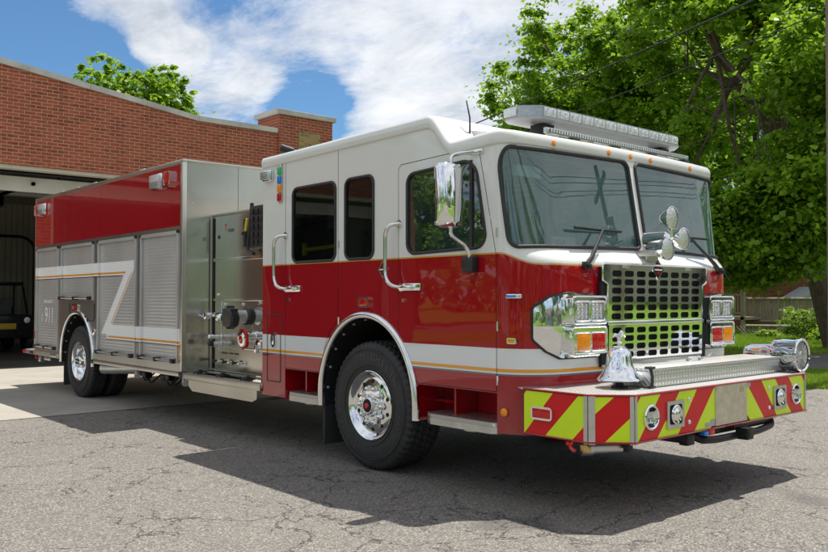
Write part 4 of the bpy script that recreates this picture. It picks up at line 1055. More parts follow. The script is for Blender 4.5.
# --- apparatus body
BX0, BX1 = -9.40, -3.86
bm = B()
box(bm, (BX0 + .02, .05, 1.33), (BX1 - .02, W - .05, 3.10)); box(bm, (-6.62, .05, .57), (BX1 - .02, W - .05, 1.33)); box(bm, (BX0 + .02, .05, .57), (-8.14, W - .05, 1.33))
obj('body_shell', bm, 'brushed_steel', truck)
def shut(x0, x1, z0, z1): return (x0, x1, z0, z1)
SH = [(-9.31, -8.24, .63, 2.27), (-8.11, -6.74, 1.43, 2.27), (-6.56, -5.22, .665, 2.27), (-5.07, -3.965, .665, 2.27)]
RA = .655; barch = [Vector((RX + RA * math.cos(a), .55 + .68 * math.sin(a))) for a in [PI * i / 24 for i in range(25)]]
for m_ in (0, 1):
    sd = (lambda u, v, h: Vector((u, W - .05 + h, v))) if m_ else (lambda u, v, h: Vector((u, .05 - h, v)))
    o_ = [Vector((BX1, .565)), Vector((BX1, 3.125)), Vector((BX0, 3.125)), Vector((BX0, .565)), Vector((RX - RA, .565))] + list(reversed(barch)) + [Vector((RX + RA, .565))]
    bm = B(); plate(bm, o_, [[Vector(p) for p in ((a + .03, c + .0), (b - .03, c), (b - .03, d - .03), (a + .03, d - .03))] for a, b, c, d in SH], sd, .05); bs_ = obj('body_side', bm, 'body_frame_steel', truck, 25)
    for (a, b, c, d) in SH:
        ya, sg = ((W - .028, 1) if m_ else (.028, -1))
        bm = B(); n = int((d - c - .05) / .042); zs = []
        for k in range(n + 1):
            z = c + .0 + (d - c - .03) * k / n; zs += [(z, .0032), (z + .005, .0058), (z + .034, .0065), (z + .039, .0045)]
        zs = [q for q in zs if q[0] < d - .03]
        v0 = [bm.verts.new((a + .03, ya + sg * h, z)) for z, h in zs]; v1 = [bm.verts.new((b - .03, ya + sg * h, z)) for z, h in zs]
        for i in range(len(zs) - 1): bm.faces.new((v0[i], v1[i], v1[i + 1], v0[i + 1]))
        sh = obj('roller_shutter', bm, 'shutter_aluminium', truck, 50)
        # frame channels standing proud of the body
        bm = B(); yy = sorted((W - .001 if m_ else .001, (W + .016) if m_ else -.016))
        fr_ = lambda x0, z0, x1, z1: box(bm, (x0, yy[0], z0), (x1, yy[1], z1), .004)
        fr_(a, c, a + .034, d - .034); fr_(b - .034, c, b, d - .034); fr_(a, d - .034, b, d + .012)
        obj('shutter_frame', bm, 'shutter_aluminium', sh)
        for x in (a + .012, b - .012): bm = B(); box(bm, (x - .022, yy[0] - .004, d - .02), (x + .022, yy[1] + .004, d + .022), .006); obj('frame_corner', bm, 'black_plastic', sh)
        yb = (W + .045) if m_ else -.045
        bm = B(); cyl(bm, (a + .06, yb, c + .03), (b - .06, yb, c + .03), .014, seg=12); hb = obj('lift_bar', bm, 'polished_aluminium', sh)
        for x in (a + .07, (a + b) / 2, b - .07):
            bm = B(); w_ = .035 if abs(x - (a + b) / 2) > .1 else .022
            q = sorted((yb + (.02 if m_ else -.02), W - .02 if m_ else .02)); box(bm, (x - w_, q[0], c + .0), (x + w_, q[1], c + .055), .01); obj('bar_bracket', bm, 'black_plastic', sh)
    # red panels above
    for (a, b) in ((BX0 + .03, -6.456), (-6.450, BX1 - .065)):
        bm = B(); plate(bm, rrect(a, 2.335, b, 3.085, .004), [], (lambda u, v, h: Vector((u, W + .0005 + h, v))) if m_ else (lambda u, v, h: Vector((u, -.0005 - h, v))), .004); obj('side_panel', bm, 'red_paint', truck)
bm = B(); box(bm, (BX0 - .012, -.008, 3.108), (BX1 + .012, .06, 3.142), .008); box(bm, (BX0 - .012, W - .06, 3.108), (BX1 + .012, W + .008, 3.142), .008); box(bm, (BX1 - .05, .061, 3.108), (BX1 + .012, W - .061, 3.142), .008)
box(bm, (BX1 - .056, -.006, .565), (BX1 + .006, .05, 3.107), .006); box(bm, (BX0 - .010, -.006, .565), (BX0 + .03, .05, 3.107), .006)
obj('body_trim', bm, 'rail_aluminium', truck)
bm = B(); x0 = BX1 - .02 
box(bm, (BX1 - .02, .052, .565), (BX1, .745, 3.107)); box(bm, (BX1 - .02, .751, .565), (BX1, 1.50, 3.107)); box(bm, (BX1 - .02, 1.506, .565), (BX1, W - .052, 3.107)); fw = obj('body_front_wall', bm, 'brushed_steel', truck)
for y in (.13, .66):
    for z in (.85, 1.45, 2.05, 2.62): 
        bm = B(); lathe(bm, [(0, .010), (.004, .008), (.005, 0)], (BX1, y, z), (1, 0, 0), 10); obj('rivet', bm, 'chrome', fw)
for x in (-8.95, -4.53):   # strobes in chrome bezels high on the body
    strobe(x, 2.93, .30, .20, -.004)
for x in (-9.22, -4.22): lens_unit('warning_lamp', x, 2.93, .20, .20, -.004, 'red_lens', .02, .05)
for x in (-8.3, -7.6, -6.9, -5.2):
    bm = B(); box(bm, (x, .02, 3.143), (x + .16, .06, 3.165), .01); obj('roof_light', bm, 'clear_lens', truck)
# wheel panel details, lettering
arch_parts(RX, .55, RA - .008, .68 - .008, -.001, .75, .46, truck, mat='polished_aluminium')
bm = B(); box(bm, (-8.10, .05, .09), (-8.075, .62, .60), .004); obj('mud_flap', bm, 'black_rubber', truck)
lens_unit('marker_lamp', -7.44, 1.315, .24, .10, -.001, 'red_lens', .02, .02)
bm = B(); lathe(bm, [(0, .05), (.01, .05), (.018, .035), (.02, 0)], (-6.70, 0, .965), (0, -1, 0), 20); obj('fuel_cap', bm, 'chrome', truck)
bm = B(); tube(bm, smoothpath([(-7.70, -.003, 1.38), (-7.70, -.003, 1.20), (-7.74, -.003, 1.17)], .02), .006, 6); obj('panel_seam', bm, 'black_rubber', truck); bm = B(); tube(bm, smoothpath([(-6.68, -.003, 1.38), (-6.68, -.003, 1.16), (-6.74, -.003, 1.12), (-6.86, -.003, 1.12)], .02), .008, 6)
obj('panel_seam', bm, 'black_rubber', truck)
for (x, z) in ((-7.05, 1.18), (-6.95, 1.14)): bm = B(); cyl(bm, (x, 0, z), (x, -.012, z), .022, seg=12); obj('panel_plug', bm, 'black_rubber', truck)
bm = B(); add_text(bm, '911', .37, basis((-8.70, .017, 1.165), (1, 0, 0), (0, 0, 1)), .001, sx=.80); add_text(bm, 'EMERGENCY', .075, basis((-8.76, .017, 1.40), (1, 0, 0), (0, 0, 1)), .001, sx=1.1)
add_text(bm, 'DIAL', .07, basis((-9.06, .017, 1.15), (0, 0, 1), (-1, 0, 0)), .001); obj('lettering', bm, 'silver_lettering', truck)
for x in (-3.905,):
    bm = B(); box(bm, (x - .015, -.012, .80), (x + .015, -.004, .90), .003); obj('side_reflector', bm, 'amber_lens', truck)
    bm = B(); box(bm, (x - .015, -.012, .72), (x + .015, -.004, .76), .003); obj('side_reflector', bm, 'amber_lens', truck)
bm = B(); box(bm, (-9.37, -.012, .78), (-9.34, -.004, .90), .003); obj('rear_reflector', bm, 'red_lens', truck)
# rub rails and rear step
bm = B(); box(bm, (RX + RA + .06, -.03, .515), (BX1 + .0, .05, .563), .006); obj('rub_rail', bm, 'rail_aluminium', truck)
bm = B(); box(bm, (RX + RA + .02, -.035, .51), (RX + RA + .10, .05, .57), .008); box(bm, (BX1 - .02, -.035, .50), (BX1 + .05, .05, .575), .008); obj('rail_end', bm, 'black_plastic', truck)
bm = B(); plate(bm, rpoly([(-9.97, .12, .05), (-9.90, .0, .03), (-8.13, -.03, .01), (-8.13, .05), (-9.38, .05, 0), (-9.38, W - .05, 0), (-9.90, W, .03), (-9.97, W - .12, .05)]), [], top(.505), .07); obj('tailboard', bm, 'tread_plate', truck)
bm = B(); box(bm, (-8.5, -.036, .51), (-8.2, -.0, .57), .008); obj('tailboard_edge', bm, 'satin_aluminium', truck); bm = B(); box(bm, (-9.93, -.012, .515), (-9.3, -.02, .565)); obj('tailboard_edge', bm, 'satin_aluminium', truck)
for (x, m2) in ((-9.95, 'red_lens'), (-9.55, 'black_plastic')): bm = B(); box(bm, (x, -.03, .515), (x + .14, .05, .562), .006); obj('tail_marker', bm, m2, truck)
bm = B(); box(bm, (-9.15, -.01, .40), (-9.05, .06, .50), .01); box(bm, (-8.9, 0, .44), (-8.6, .06, .50), .01); obj('tailboard_bracket', bm, 'satin_aluminium', truck)
bm = B(); cyl(bm, (-9.32, .0, .47), (-9.32, .05, .47), .03); obj('ground_light', bm, 'red_lens', truck)
# body top: hose bed rails and a black hose end near the cab
bm = B(); box(bm, (BX0 + .3, .5, 3.10), (BX1 - .4, .54, 3.17)); box(bm, (BX0 + .3, 2.4, 3.10), (BX1 - .4, 2.44, 3.17)); obj('hose_bed_rail', bm, 'rail_aluminium', truck)

# --- pump module
PY = .39
bm = B(); box(bm, (BX1 + .001, PY + .02, .57), (-2.06, W - .05, 2.46)); pm = obj('pump_module', bm, 'brushed_steel', truck)
def pan(x0, z0, x1, z1, name='pump_panel', d=.016, m='brushed_steel'):
    bm = B(); plate(bm, rrect(x0, z0, x1, z1, .004), [], side(PY + .02), d); return obj(name, bm, m, pm)
bm = B(); box(bm, (BX1 + .001, PY - .002, 2.462), (-2.05, W - .05, 2.49), .004); box(bm, (BX1 + .001, PY - .01, .58), (BX1 + .03, PY + .02, 2.46)); obj('module_edge', bm, 'rail_aluminium', pm)
bm = B(); box(bm, (BX1 + .031, PY - .014, .60), (BX1 + .052, PY + .02, 2.44)); obj('module_seam', bm, 'black_rubber', pm)
pan(-3.79, 1.93, -2.07, 2.45); pan(-3.79, 1.44, -2.07, 1.925); pan(-3.79, .875, -3.60, 1.435); pan(-3.595, .875, -2.07, 1.435); pan(-3.79, .59, -2.07, .87)
bm = B(); box(bm, (-3.80, PY - .014, 1.905), (-2.07, PY + .004, 1.945), .004); box(bm, (-3.80, PY - .012, 1.425), (-2.07, PY + .004, 1.45), .004); box(bm, (-3.607, PY - .012, .86), (-3.588, PY + .003, 1.435), .003); box(bm, (-3.80, PY - .01, .862), (-2.07, PY + .003, .878), .003)
obj('panel_strip', bm, 'polished_aluminium', pm)
o = pan(-3.74, 2.02, -2.92, 2.42, 'panel_door', .026)
bm = B(); box(bm, (-3.06, PY - .025, 2.05), (-3.01, PY - .004, 2.38), .006); box(bm, (-3.09, PY - .03, 2.19), (-3.06, PY - .006, 2.23), .004); box(bm, (-3.69, PY - .012, 2.18), (-3.65, PY - .005, 2.22)); obj('door_hinge', bm, 'black_plastic', o)
bm = B(); add_text(bm, 'T', .12, basis((-3.50, PY - .0075, 2.30), (1, 0, .1), (-.1, 0, 1)), .001); obj('red_lettering', bm, 'red_sheet', o)
bm = B(); add_text(bm, 'TEAM', .06, basis((-3.38, PY - .0075, 2.265), (1, 0, 0), (0, 0, 1)), .001); obj('lettering', bm, 'badge_black', o)
def valve(x, z, L, r, mats=('chrome', 'black_plastic'), drop=0, name='discharge_outlet'):
    """outlet standing out of the panel towards -y, bending a little down"""
    bm = B(); lathe(bm, [(0, r * 1.45), (.012, r * 1.45), (.016, r), (L * .45, r), (L * .45, r * 1.15), (L * .62, r * 1.15), (L * .62, r * .98), (L, r)], (x, PY, z), (0, -1, -drop), 28)
    o = obj(name, bm, mats[0], pm); return o
# large intake with black collar and black cap (points out and rearwards in view)
o = valve(-2.75, 1.255, .30, .070, ('satin_aluminium', 'black_plastic'), name='steamer_intake')
bm = B(); lathe(bm, [(0, .085), (.02, .10), (.08, .10), (.10, .085)], (-2.75, PY - .08, 1.255), (0, -1, 0), 28)
obj('intake_collar', bm, 'black_plastic', o)
bm = B(); lathe(bm, [(0, .075), (.005, .112), (.03, .12), (.09, .12), (.11, .10), (.115, 0)], (-2.75, PY - .30, 1.245), (0, -1, -.1), 28)
for k in range(8): a = 2 * PI * k / 8; box(bm, (-2.75 + .115 * math.cos(a) - .014, PY - .40, 1.245 + .115 * math.sin(a) - .014), (-2.75 + .115 * math.cos(a) + .014, PY - .31, 1.245 + .115 * math.sin(a) + .014), .006)
obj('intake_cap', bm, 'black_plastic', o)
o = valve(-2.92, 1.25, .34, .04); bm = B(); lathe(bm, [(0, .05), (.02, .055), (.05, .055), (.06, .04), (.075, .05), (.09, .035), (.1, 0)], (-2.92, PY - .34, 1.235), (-.3, -1, 0), 20); box(bm, (-2.98, PY - .46, 1.26), (-2.92, PY - .34, 1.30), .012); obj('gate_handle', bm, 'chrome', o)
o = valve(-2.60, 1.03, .24, .06); bm = B(); lathe(bm, [(0, .09), (.05, .092), (.06, .08), (.065, .0)], (-2.62, PY - .235, 1.01), (-.1, -1, -.1), 28); obj('outlet_cap', bm, 'chrome', o)
bm = B(); lathe(bm, [(0, .112), (.03, .115), (.035, .10), (.02, .085)], (-2.62, PY - .25, 1.01), (-.1, -1, -.1), 32); lathe(bm, [(.067, .05), (.072, .03), (.08, 0)], (-2.62, PY - .235, 1.01), (-.1, -1, -.1), 6); obj('red_ring', bm, 'red_lens', o)
o = valve(-2.42, .96, .16, .045); bm = B(); lathe(bm, [(0, .055), (.04, .058), (.05, 0)], (-2.42, PY - .16, .955), (0, -1, -.1), 20); box(bm, (-2.44, PY - .24, .86), (-2.40, PY - .19, .95), .01); obj('outlet_cap', bm, 'chrome', o)
bm = B(); lathe(bm, [(0, .095), (.012, .09), (.016, .07)], (-2.30, PY, .955), (0, -1, 0), 24); obj('brass_flange', bm, 'brass', pm)
for (x, z, m2) in ((-3.62, .995, 'chrome'), (-3.62, .915 + .0, 'black_plastic')):
    o = valve(x + .02, z, .12, .022); bm = B(); lathe(bm, [(0, .032), (.05, .03), (.06, .018), (.065, 0)], (x + .02, PY - .12, z), (0, -1, 0), 16); obj('valve_cap', bm, m2, o)
o = valve(-3.50, 1.26, .22, .028); bm = B(); lathe(bm, [(0, .04), (.02, .045), (.06, .04), (.07, 0)], (-3.50, PY - .22, 1.25), (0, -1, 0), 20); tube(bm, [(-3.53, PY - .25, 1.22), (-3.60, PY - .30, 1.27)], .012, 8); obj('valve_cap', bm, 'chrome', o)
bm = B(); cyl(bm, (-3.62, PY - .02, .998), (-3.62, PY - .03, .998), .02, seg=12); obj('red_knob', bm, 'red_lens', pm)
for k in range(6):
    bm = B(); x = -3.70 + k * .118; lathe(bm, [(0, .014), (.04, .012), (.045, .024), (.06, .024), (.066, 0)], (x, PY - .0, .70 + .0), (0, -1, 0), 12); obj('drain_knob', bm, 'chrome' if k % 2 else 'black_plastic', pm)
bm = B(); add_text(bm, 'DISCHARGE   DRAINS   INTAKE', .03, basis((-3.40, PY + .0025, .80), (1, 0, 0), (0, 0, 1)), .0008); add_text(bm, 'INTAKE', .035, basis((-2.60, PY + .0025, 1.40), (1, 0, 0), (0, 0, 1)), .0008); obj('panel_lettering', bm, 'badge_black', pm)
for (x, z) in ((-3.52, 1.385), (-3.1, 1.385), (-2.72, 1.40), (-2.45, 1.40), (-3.70, 1.50), (-2.35, 1.17)):
    bm = B(); lathe(bm, [(0, .022), (.008, .02), (.012, .012), (.02, .012), (.022, 0)], (x, PY + .004, z), (0, -1, 0), 14); obj('gauge_port', bm, 'chrome', pm)
bm = B()
for (x0_, z0_, x1_, z1_) in ((-3.6, 1.2, -3.2, 1.3), (-2.85, 1.15, -2.45, 1.05), (-3.6, .98, -3.45, .9), (-2.3, 1.15, -2.45, .95)):
    bm = B(); tube(bm, [(x0_ + (x1_ - x0_) * t, PY - .02 - .05 * math.sin(PI * t), z0_ + (z1_ - z0_) * t - .12 * math.sin(PI * t)) for t in [i / 10 for i in range(11)]], .004, 6); obj('cap_chain', bm, 'satin_aluminium', pm)
# black webbing hose rack beside the cab
bm = B(); box(bm, (-2.78, PY - .10, 2.02), (-2.05, PY + .3, 2.50), .02)
for k in range(7):
    for j in range(5): box(bm, (-2.75 + k * .1, PY - .112, 2.06 + j * .085), (-2.69 + k * .1, PY - .098, 2.12 + j * .085), .004)
tube(bm, smoothpath([(-2.80, PY - .06, 2.54), (-2.82, PY - .08, 2.2), (-2.86, PY - .08, 2.0), (-2.72, PY - .08, 1.96)], .05), .022, 8); o = obj('crosslay_cover', bm, 'black_plastic', pm)
bm = B(); tube(bm, [(-2.83, PY - .105, 2.36), (-2.86, PY - .11, 2.22)], .018, 6); obj('yellow_strap', bm, 'seat_yellow', o)
# deck gun nozzle sticking back over the cab rear
bm = B(); tube(bm, smoothpath([(-2.1, 1.1, 2.8), (-2.30, .75, 3.05), (-2.45, .62, 3.12)], .1), .035, 10); cyl(bm, (-2.42, .64, 3.11), (-2.53, .55, 3.16), .045, seg=12); obj('deck_nozzle', bm, 'black_plastic', truck)
# running board
bm = B(); plate(bm, rpoly([(BX1 + .04, PY - .01, 0), (BX1 + .04, -.02, .02), (-2.05, -.02, .05), (-2.0, .04, .02), (-2.0, PY - .01, 0)]), [rrect(-3.72, .07, -2.15, .31, .02)], top(.55), .018); box(bm, (BX1 + .04, -.024, .495), (-2.02, -.014, .567), .004); rb = obj('running_board', bm, 'rail_aluminium', truck)
bm = B(); box(bm, (-3.73, .06, .50), (-2.14, .32, .51)); obj('board_tray', bm, 'satin_aluminium', rb)
for x in (-3.55, -3.0, -2.45):
    bm = B(); box(bm, (x - .03, .05, .568), (x + .03, .10, .60), .008); tube(bm, [(x - .05, .02, .575), (x, .08, .61), (x + .03, .16, .58)], .012, 6); obj('tray_strap', bm, 'black_plastic', rb)
bm = B(); plate(bm, rpoly([(-3.68, .49, 0), (-2.12, .49, 0), (-2.12, .40, .02), (-2.22, .365, .03), (-3.58, .365, .03), (-3.68, .42, .02)]), [], side(.45), .45); obj('underbox', bm, 'rail_aluminium', truck)

# ================================================================== CAMERA
f_, cx_, cy_ = 844.05, 414., 276.
vx1, vx2, hy = -324., 1380., 298.
dX = -Vector((vx1 - cx_, hy - cy_, f_)).normalized(); dY = Vector((vx2 - cx_, hy - cy_, f_)); dY = (dY - dX * dX.dot(dY)).normalized(); dZ = dX.cross(dY)
Rm = Matrix((dX, dY, dZ))          # rows: world axes seen from the camera (right, down, forward)
CAMP = Vector((5.621, -4.584, 1.46))
right = Vector((Rm[0][0], Rm[1][0], Rm[2][0])); down = Vector((Rm[0][1], Rm[1][1], Rm[2][1])); fwd = Vector((Rm[0][2], Rm[1][2], Rm[2][2]))
mw = Matrix((right, -down, -fwd)).transposed().to_4x4(); mw.translation = CAMP
cd = bpy.data.cameras.new('camera'); cam = bpy.data.objects.new('camera', cd); COL.objects.link(cam); cam.matrix_world = mw
cd.sensor_width = 36; cd.lens = f_ / 828 * 36; cd.clip_start = .1; cd.clip_end = 3000; scn.camera = cam

# ================================================================== GROUND
def sheet(name, pts, z, mat, kind='structure'):
    bm = B(); plate(bm, [Vector(p) for p in pts], [], top(z), 0); o = obj(name, bm, mat, None, 0)
    for p in o.data.polygons:
        if p.normal.z < 0: p.flip()
    o['kind'] = kind; return o
sheet('ground', [(-900, -900), (900, -900), (900, 900), (-900, 900)], -.012, 'grass')
lot = [(-13.7, -17), (27, -17), (27, 1), (14, 5.5), (8.8, 9), (8.8, 20.4), (-1.1, 9.3), (-1.8, 9.0), (-13.7, 9.0)]
sheet('parking_lot', lot, 0.0, 'asphalt')
sheet('concrete_apron', [(-13.70, -12.2), (-5.55, -12.2), (-5.55, 6.2), (-13.70, 6.2)], .006, 'concrete')
sheet('road', [(-70, 11.0), (-8, 11.0), (-5.2, 10.7), (-3.8, 11.5), (.4, 16.6), (21, 40), (17.5, 43.5), (-2.3, 21.4), (-6.5, 16.2), (-8.0, 15.5), (-10, 15.2), (-70, 15.2)], -.006, 'road_asphalt')
sheet('street', [(31, -120), (38, -120), (38, 40), (31, 40)], -.006, 'road_asphalt')
sheet('pavement', [(27.3, -120), (29.3, -120), (29.3, 20), (27.3, 20)], -.004, 'concrete')
sheet('side_street', [(-80, -22), (31, -22), (31, -28), (-80, -28)], -.005, 'road_asphalt')

# short grass: blades on the verge that is seen close by
def grass_patch(name, poly, n, h, seed, label):
    r = np.random.default_rng(seed); P = np.array(poly); mn, mx = P.min(0), P.max(0)
    pts = r.uniform(mn, mx, (int(n * 3), 2)); ins = np.zeros(len(pts), bool); j = len(P) - 1
    for i in range(len(P)):
        xi, yi = P[i]; xj, yj = P[j]
        c = ((yi > pts[:, 1]) != (yj > pts[:, 1])) & (pts[:, 0] < (xj - xi) * (pts[:, 1] - yi) / (yj - yi + 1e-12) + xi); ins ^= c; j = i
    pts = pts[ins][:n]; k = len(pts); a = r.uniform(0, 2 * PI, k); hh = r.uniform(.5, 1.2, k) * h; w = r.uniform(.008, .016, k); ln = r.normal(0, .35, (k, 2)) * hh[:, None]
    d = np.stack([np.cos(a), np.sin(a)], 1) * w[:, None]
    v = np.zeros((k, 3, 3)); v[:, 0, :2] = pts - d; v[:, 1, :2] = pts + d; v[:, 2, :2] = pts + ln; v[:, 2, 2] = hh; v[:, :2, 2] = -.02
    mesh_from(name, v.reshape(-1, 3), np.arange(k * 3).reshape(-1, 3), 'shrub_leaf', None, label=label)
def mesh_from(name, verts, faces, mat, parent=None, label=None, smooth=False):
    me = bpy.data.meshes.new(name); nv = len(verts); nf, q = faces.shape
    me.vertices.add(nv); me.vertices.foreach_set('co', verts.astype(np.float32).ravel()); me.loops.add(nf * q); me.loops.foreach_set('vertex_index', faces.astype(np.int32).ravel())
    me.polygons.add(nf); me.polygons.foreach_set('loop_start', np.arange(0, nf * q, q, dtype=np.int32)); me.update(); me.validate()
    me.materials.append(M[mat]); o = bpy.data.objects.new(name, me); COL.objects.link(o)
    if parent: o.parent = parent
    if label: o['label'] = label; o['category'] = 'grass'; o['kind'] = 'stuff'
    return o
grass_patch('grass_verge', [(-1.6, 8.7), (-.9, 9.2), (2.5, 13.0), (.3, 16.4), (-3.8, 11.4), (-4.2, 9.5)], 42000, .07, 3, 'mown green grass verge between the asphalt lot and the road')
grass_patch('lawn_grass', [(-8.0, 15.6), (-6.5, 16.3), (-1.5, 22.4), (-8, 34), (-20, 22)], 60000, .12, 4, 'sunlit green lawn in front of the wooden fence')

# ================================================================== TREES
def at(u, D, z=0.):      # used only to work out where a thing stands from its distance
    return (CAMP.x - .75 * D + .66 * (u - 414) / 844 * D, CAMP.y + .66 * D + .75 * (u - 414) / 844 * D, z)
def leaves(centres, radii, per, size, seed, flat=.55):
    r = np.random.default_rng(seed); N = len(centres) * per
    c = np.repeat(centres, per, 0); rad = np.repeat(radii, per)
    d = r.normal(0, 1, (N, 3)); d /= np.linalg.norm(d, axis=1)[:, None]; rr = np.abs(r.normal(0, .62, N))
    p = c + d * (rr * rad)[:, None] * np.array([1, 1, flat])
    nrm = d * .5 + np.array([0, 0, .75]) + r.normal(0, .45, (N, 3)); nrm /= np.linalg.norm(nrm, axis=1)[:, None]
    t = r.normal(0, 1, (N, 3)); u = np.cross(nrm, t); u /= np.linalg.norm(u, axis=1)[:, None]; w = np.cross(nrm, u)
    s = size * r.uniform(.4, 1.35, N); L = u * s[:, None]; Wd = w * (s * .42)[:, None]; dr = nrm * (s * .16)[:, None]
    v = np.stack([p - L * .5, p + Wd - dr, p + L * .55 - dr * .6, p - Wd - dr], 1).reshape(-1, 3)
    return v, np.arange(N * 4).reshape(-1, 4)
def tree(name, label, cat, base, h, trunk_r, crown, mat, per=110, nclump=420, leaf=.16, seed=1, lean_=(0, 0), fork=.35, group=None, cr=.75, lobes=9, extra=(), gap=None, topto=None):
    """crown = (cx, cy, cz, rx, ry, rz) relative to the base"""
    r = random.Random(seed); g = np.random.default_rng(seed)
    root = thing(name, label, cat, base, group)
    cx, cy, cz, rx_, ry_, rz_ = crown; C0 = Vector((cx, cy, cz))
    # lobes make the outline uneven
    lob = []
    for k in range(lobes):
        a = 2 * PI * k / lobes + r.uniform(-.4, .4); e = r.uniform(-.75, .85)
        lob.append((Vector((cx + rx_ * .55 * math.cos(a) * math.sqrt(1 - e * e * .7), cy + ry_ * .55 * math.sin(a) * math.sqrt(1 - e * e * .7), cz + rz_ * .62 * e)), r.uniform(.36, .55)))
    lob.append((C0, .6))
    for (ex, ey, ez, q) in extra: lob += [(Vector((ex, ey, ez)), q)] * 2
    cen = []; 
    while len(cen) < nclump:
        L, q = r.choice(lob); d = Vector((r.gauss(0, 1), r.gauss(0, 1), r.gauss(0, 1))).normalized(); rad = r.uniform(.35, 1) ** .5
        p = L + Vector((d.x * rx_, d.y * ry_, d.z * rz_)) * q * rad
        nz_ = noise.noise(p * .45 + Vector((seed, 0, 0)))
        if nz_ < -.18: continue
        if gap:       # an opening in the foliage where the bare limbs show
            wp = Vector(base) + p - CAMP; dd_ = wp.dot(fwd); uu, vv = 414 + f_ * wp.dot(right) / dd_, 276 + f_ * wp.dot(down) / dd_
            if gap[0] + (150 - vv) * -.25 < uu < gap[1] + (150 - vv) * -.25 and gap[2] < vv < gap[3] and dd_ < 25.6 and r.random() < .96: continue
        cen.append(p)
    cen = np.array([tuple(p) for p in cen]); radii = g.uniform(.45, 1.0, len(cen)) * cr
    v, f = leaves(cen, radii, per, leaf, seed)
    mesh_from('crown', v, f, mat, root)
    # trunk and limbs
    bm = B(); ft = h * fork; T = [Vector((0, 0, -.1)), Vector((lean_[0] * .42, lean_[1] * .42, ft * .5)), Vector((lean_[0] * .7, lean_[1] * .7, ft))]
    top_ = Vector((cx * .8 + lean_[0] * .2, cy * .8 + lean_[1] * .2, cz + rz_ * .45)) if topto is None else Vector(topto[:3])
    path = smoothpath(T + [T[-1].lerp(top_, .5) + Vector((r.uniform(-.3, .3), r.uniform(-.3, .3), 0)), top_], 1.2, 5); n = len(path)
    tube(bm, path, 1, 14, rr=[trunk_r * (1.35 if i == 0 else 1) * (1 - .93 * (i / (n - 1)) ** .9) + .012 for i in range(n)])
    for k in range(16):
        i0 = int(n * r.uniform(.36, .85)); s = path[i0]; L = Vector(tuple(cen[r.randrange(len(cen))])); mid = s.lerp(L, .5) + Vector((r.uniform(-.4, .4), r.uniform(-.4, .4), r.uniform(.1, .7)))
        q0 = trunk_r * (1 - .9 * i0 / n) * .55; P = smoothpath([s, mid, L], 1., 5); m = len(P)
        tube(bm, P, 1, 7, rr=[q0 * (1 - .85 * i / (m - 1)) + .008 for i in range(m)])
        for j in range(3):
            s2 = P[int(m * r.uniform(.4, .9))]; L2 = Vector(tuple(cen[r.randrange(len(cen))])); L2 = s2 + (L2 - s2) * min(1, 2.2 / max(.1, (L2 - s2).length)); tube(bm, [s2, s2.lerp(L2, .5) + Vector((0, 0, .2)), L2], 1, 5, rr=[q0 * .35 + .006, q0 * .22 + .005, .006])
    obj('trunk', bm, 'bark', root, 60); return root

LB = (-4.65, 20.98)
def rel(u, D, z, q): p = at(u, D); return (p[0] - LB[0], p[1] - LB[1], z, q)
tree('maple_tree', 'big green maple with a thick leaning trunk at the right edge, nearest the fire engine', 'tree', (*LB, 0), 14, .38, (-.5, -2.6, 8.4, 4.8, 4.8, 5.0), 'maple_leaf', per=180, nclump=1050, leaf=.155, seed=11, lean_=(-1.5, -1.7), fork=.42, cr=.75, lobes=11,
     extra=(rel(705, 22, 3.3, .30), rel(735, 21.5, 3.5, .32), rel(765, 21.5, 4.1, .30), rel(800, 20.5, 4.6, .34), rel(840, 20, 5.0, .36), rel(690, 23, 4.9, .32), rel(820, 20, 7.5, .34), rel(745, 22, 2.7, .18), rel(785, 21.5, 3.1, .20), rel(800, 24, 11, .45), rel(740, 25, 11.5, .45), rel(680, 25, 10.5, .42), rel(850, 24, 11, .4)), gap=(706, 778, 22, 165), topto=rel(672, 24, 11.0, 0))
tree('maple_tree', 'dark green maple rising behind the white cab roof and the light bar', 'tree', (-13.7, 21.8, 0), 15, .40, (.2, .2, 9.0, 4.8, 4.8, 6.6), 'maple_leaf', per=170, nclump=950, leaf=.17, seed=23, lean_=(.8, .3), cr=.8)
tree('maple_tree', 'tall maple with open upper limbs behind the leaning maple, over the fence', 'tree', (-15.4, 38.5, 0), 21, .40, (0, 0, 12.5, 8.5, 8.5, 8.8), 'light_leaf', per=130, nclump=900, leaf=.23, seed=31, lean_=(-1.0, .2), cr=.9)
tree('roof_tree', 'leafy tree top showing above the sloping brick parapet', 'tree', (-28.5, 9.5, 0), 12, .22, (0, 0, 8.9, 2.6, 2.6, 3.0), 'light_leaf', per=42, nclump=460, leaf=.19, seed=5, cr=.40, lobes=9)
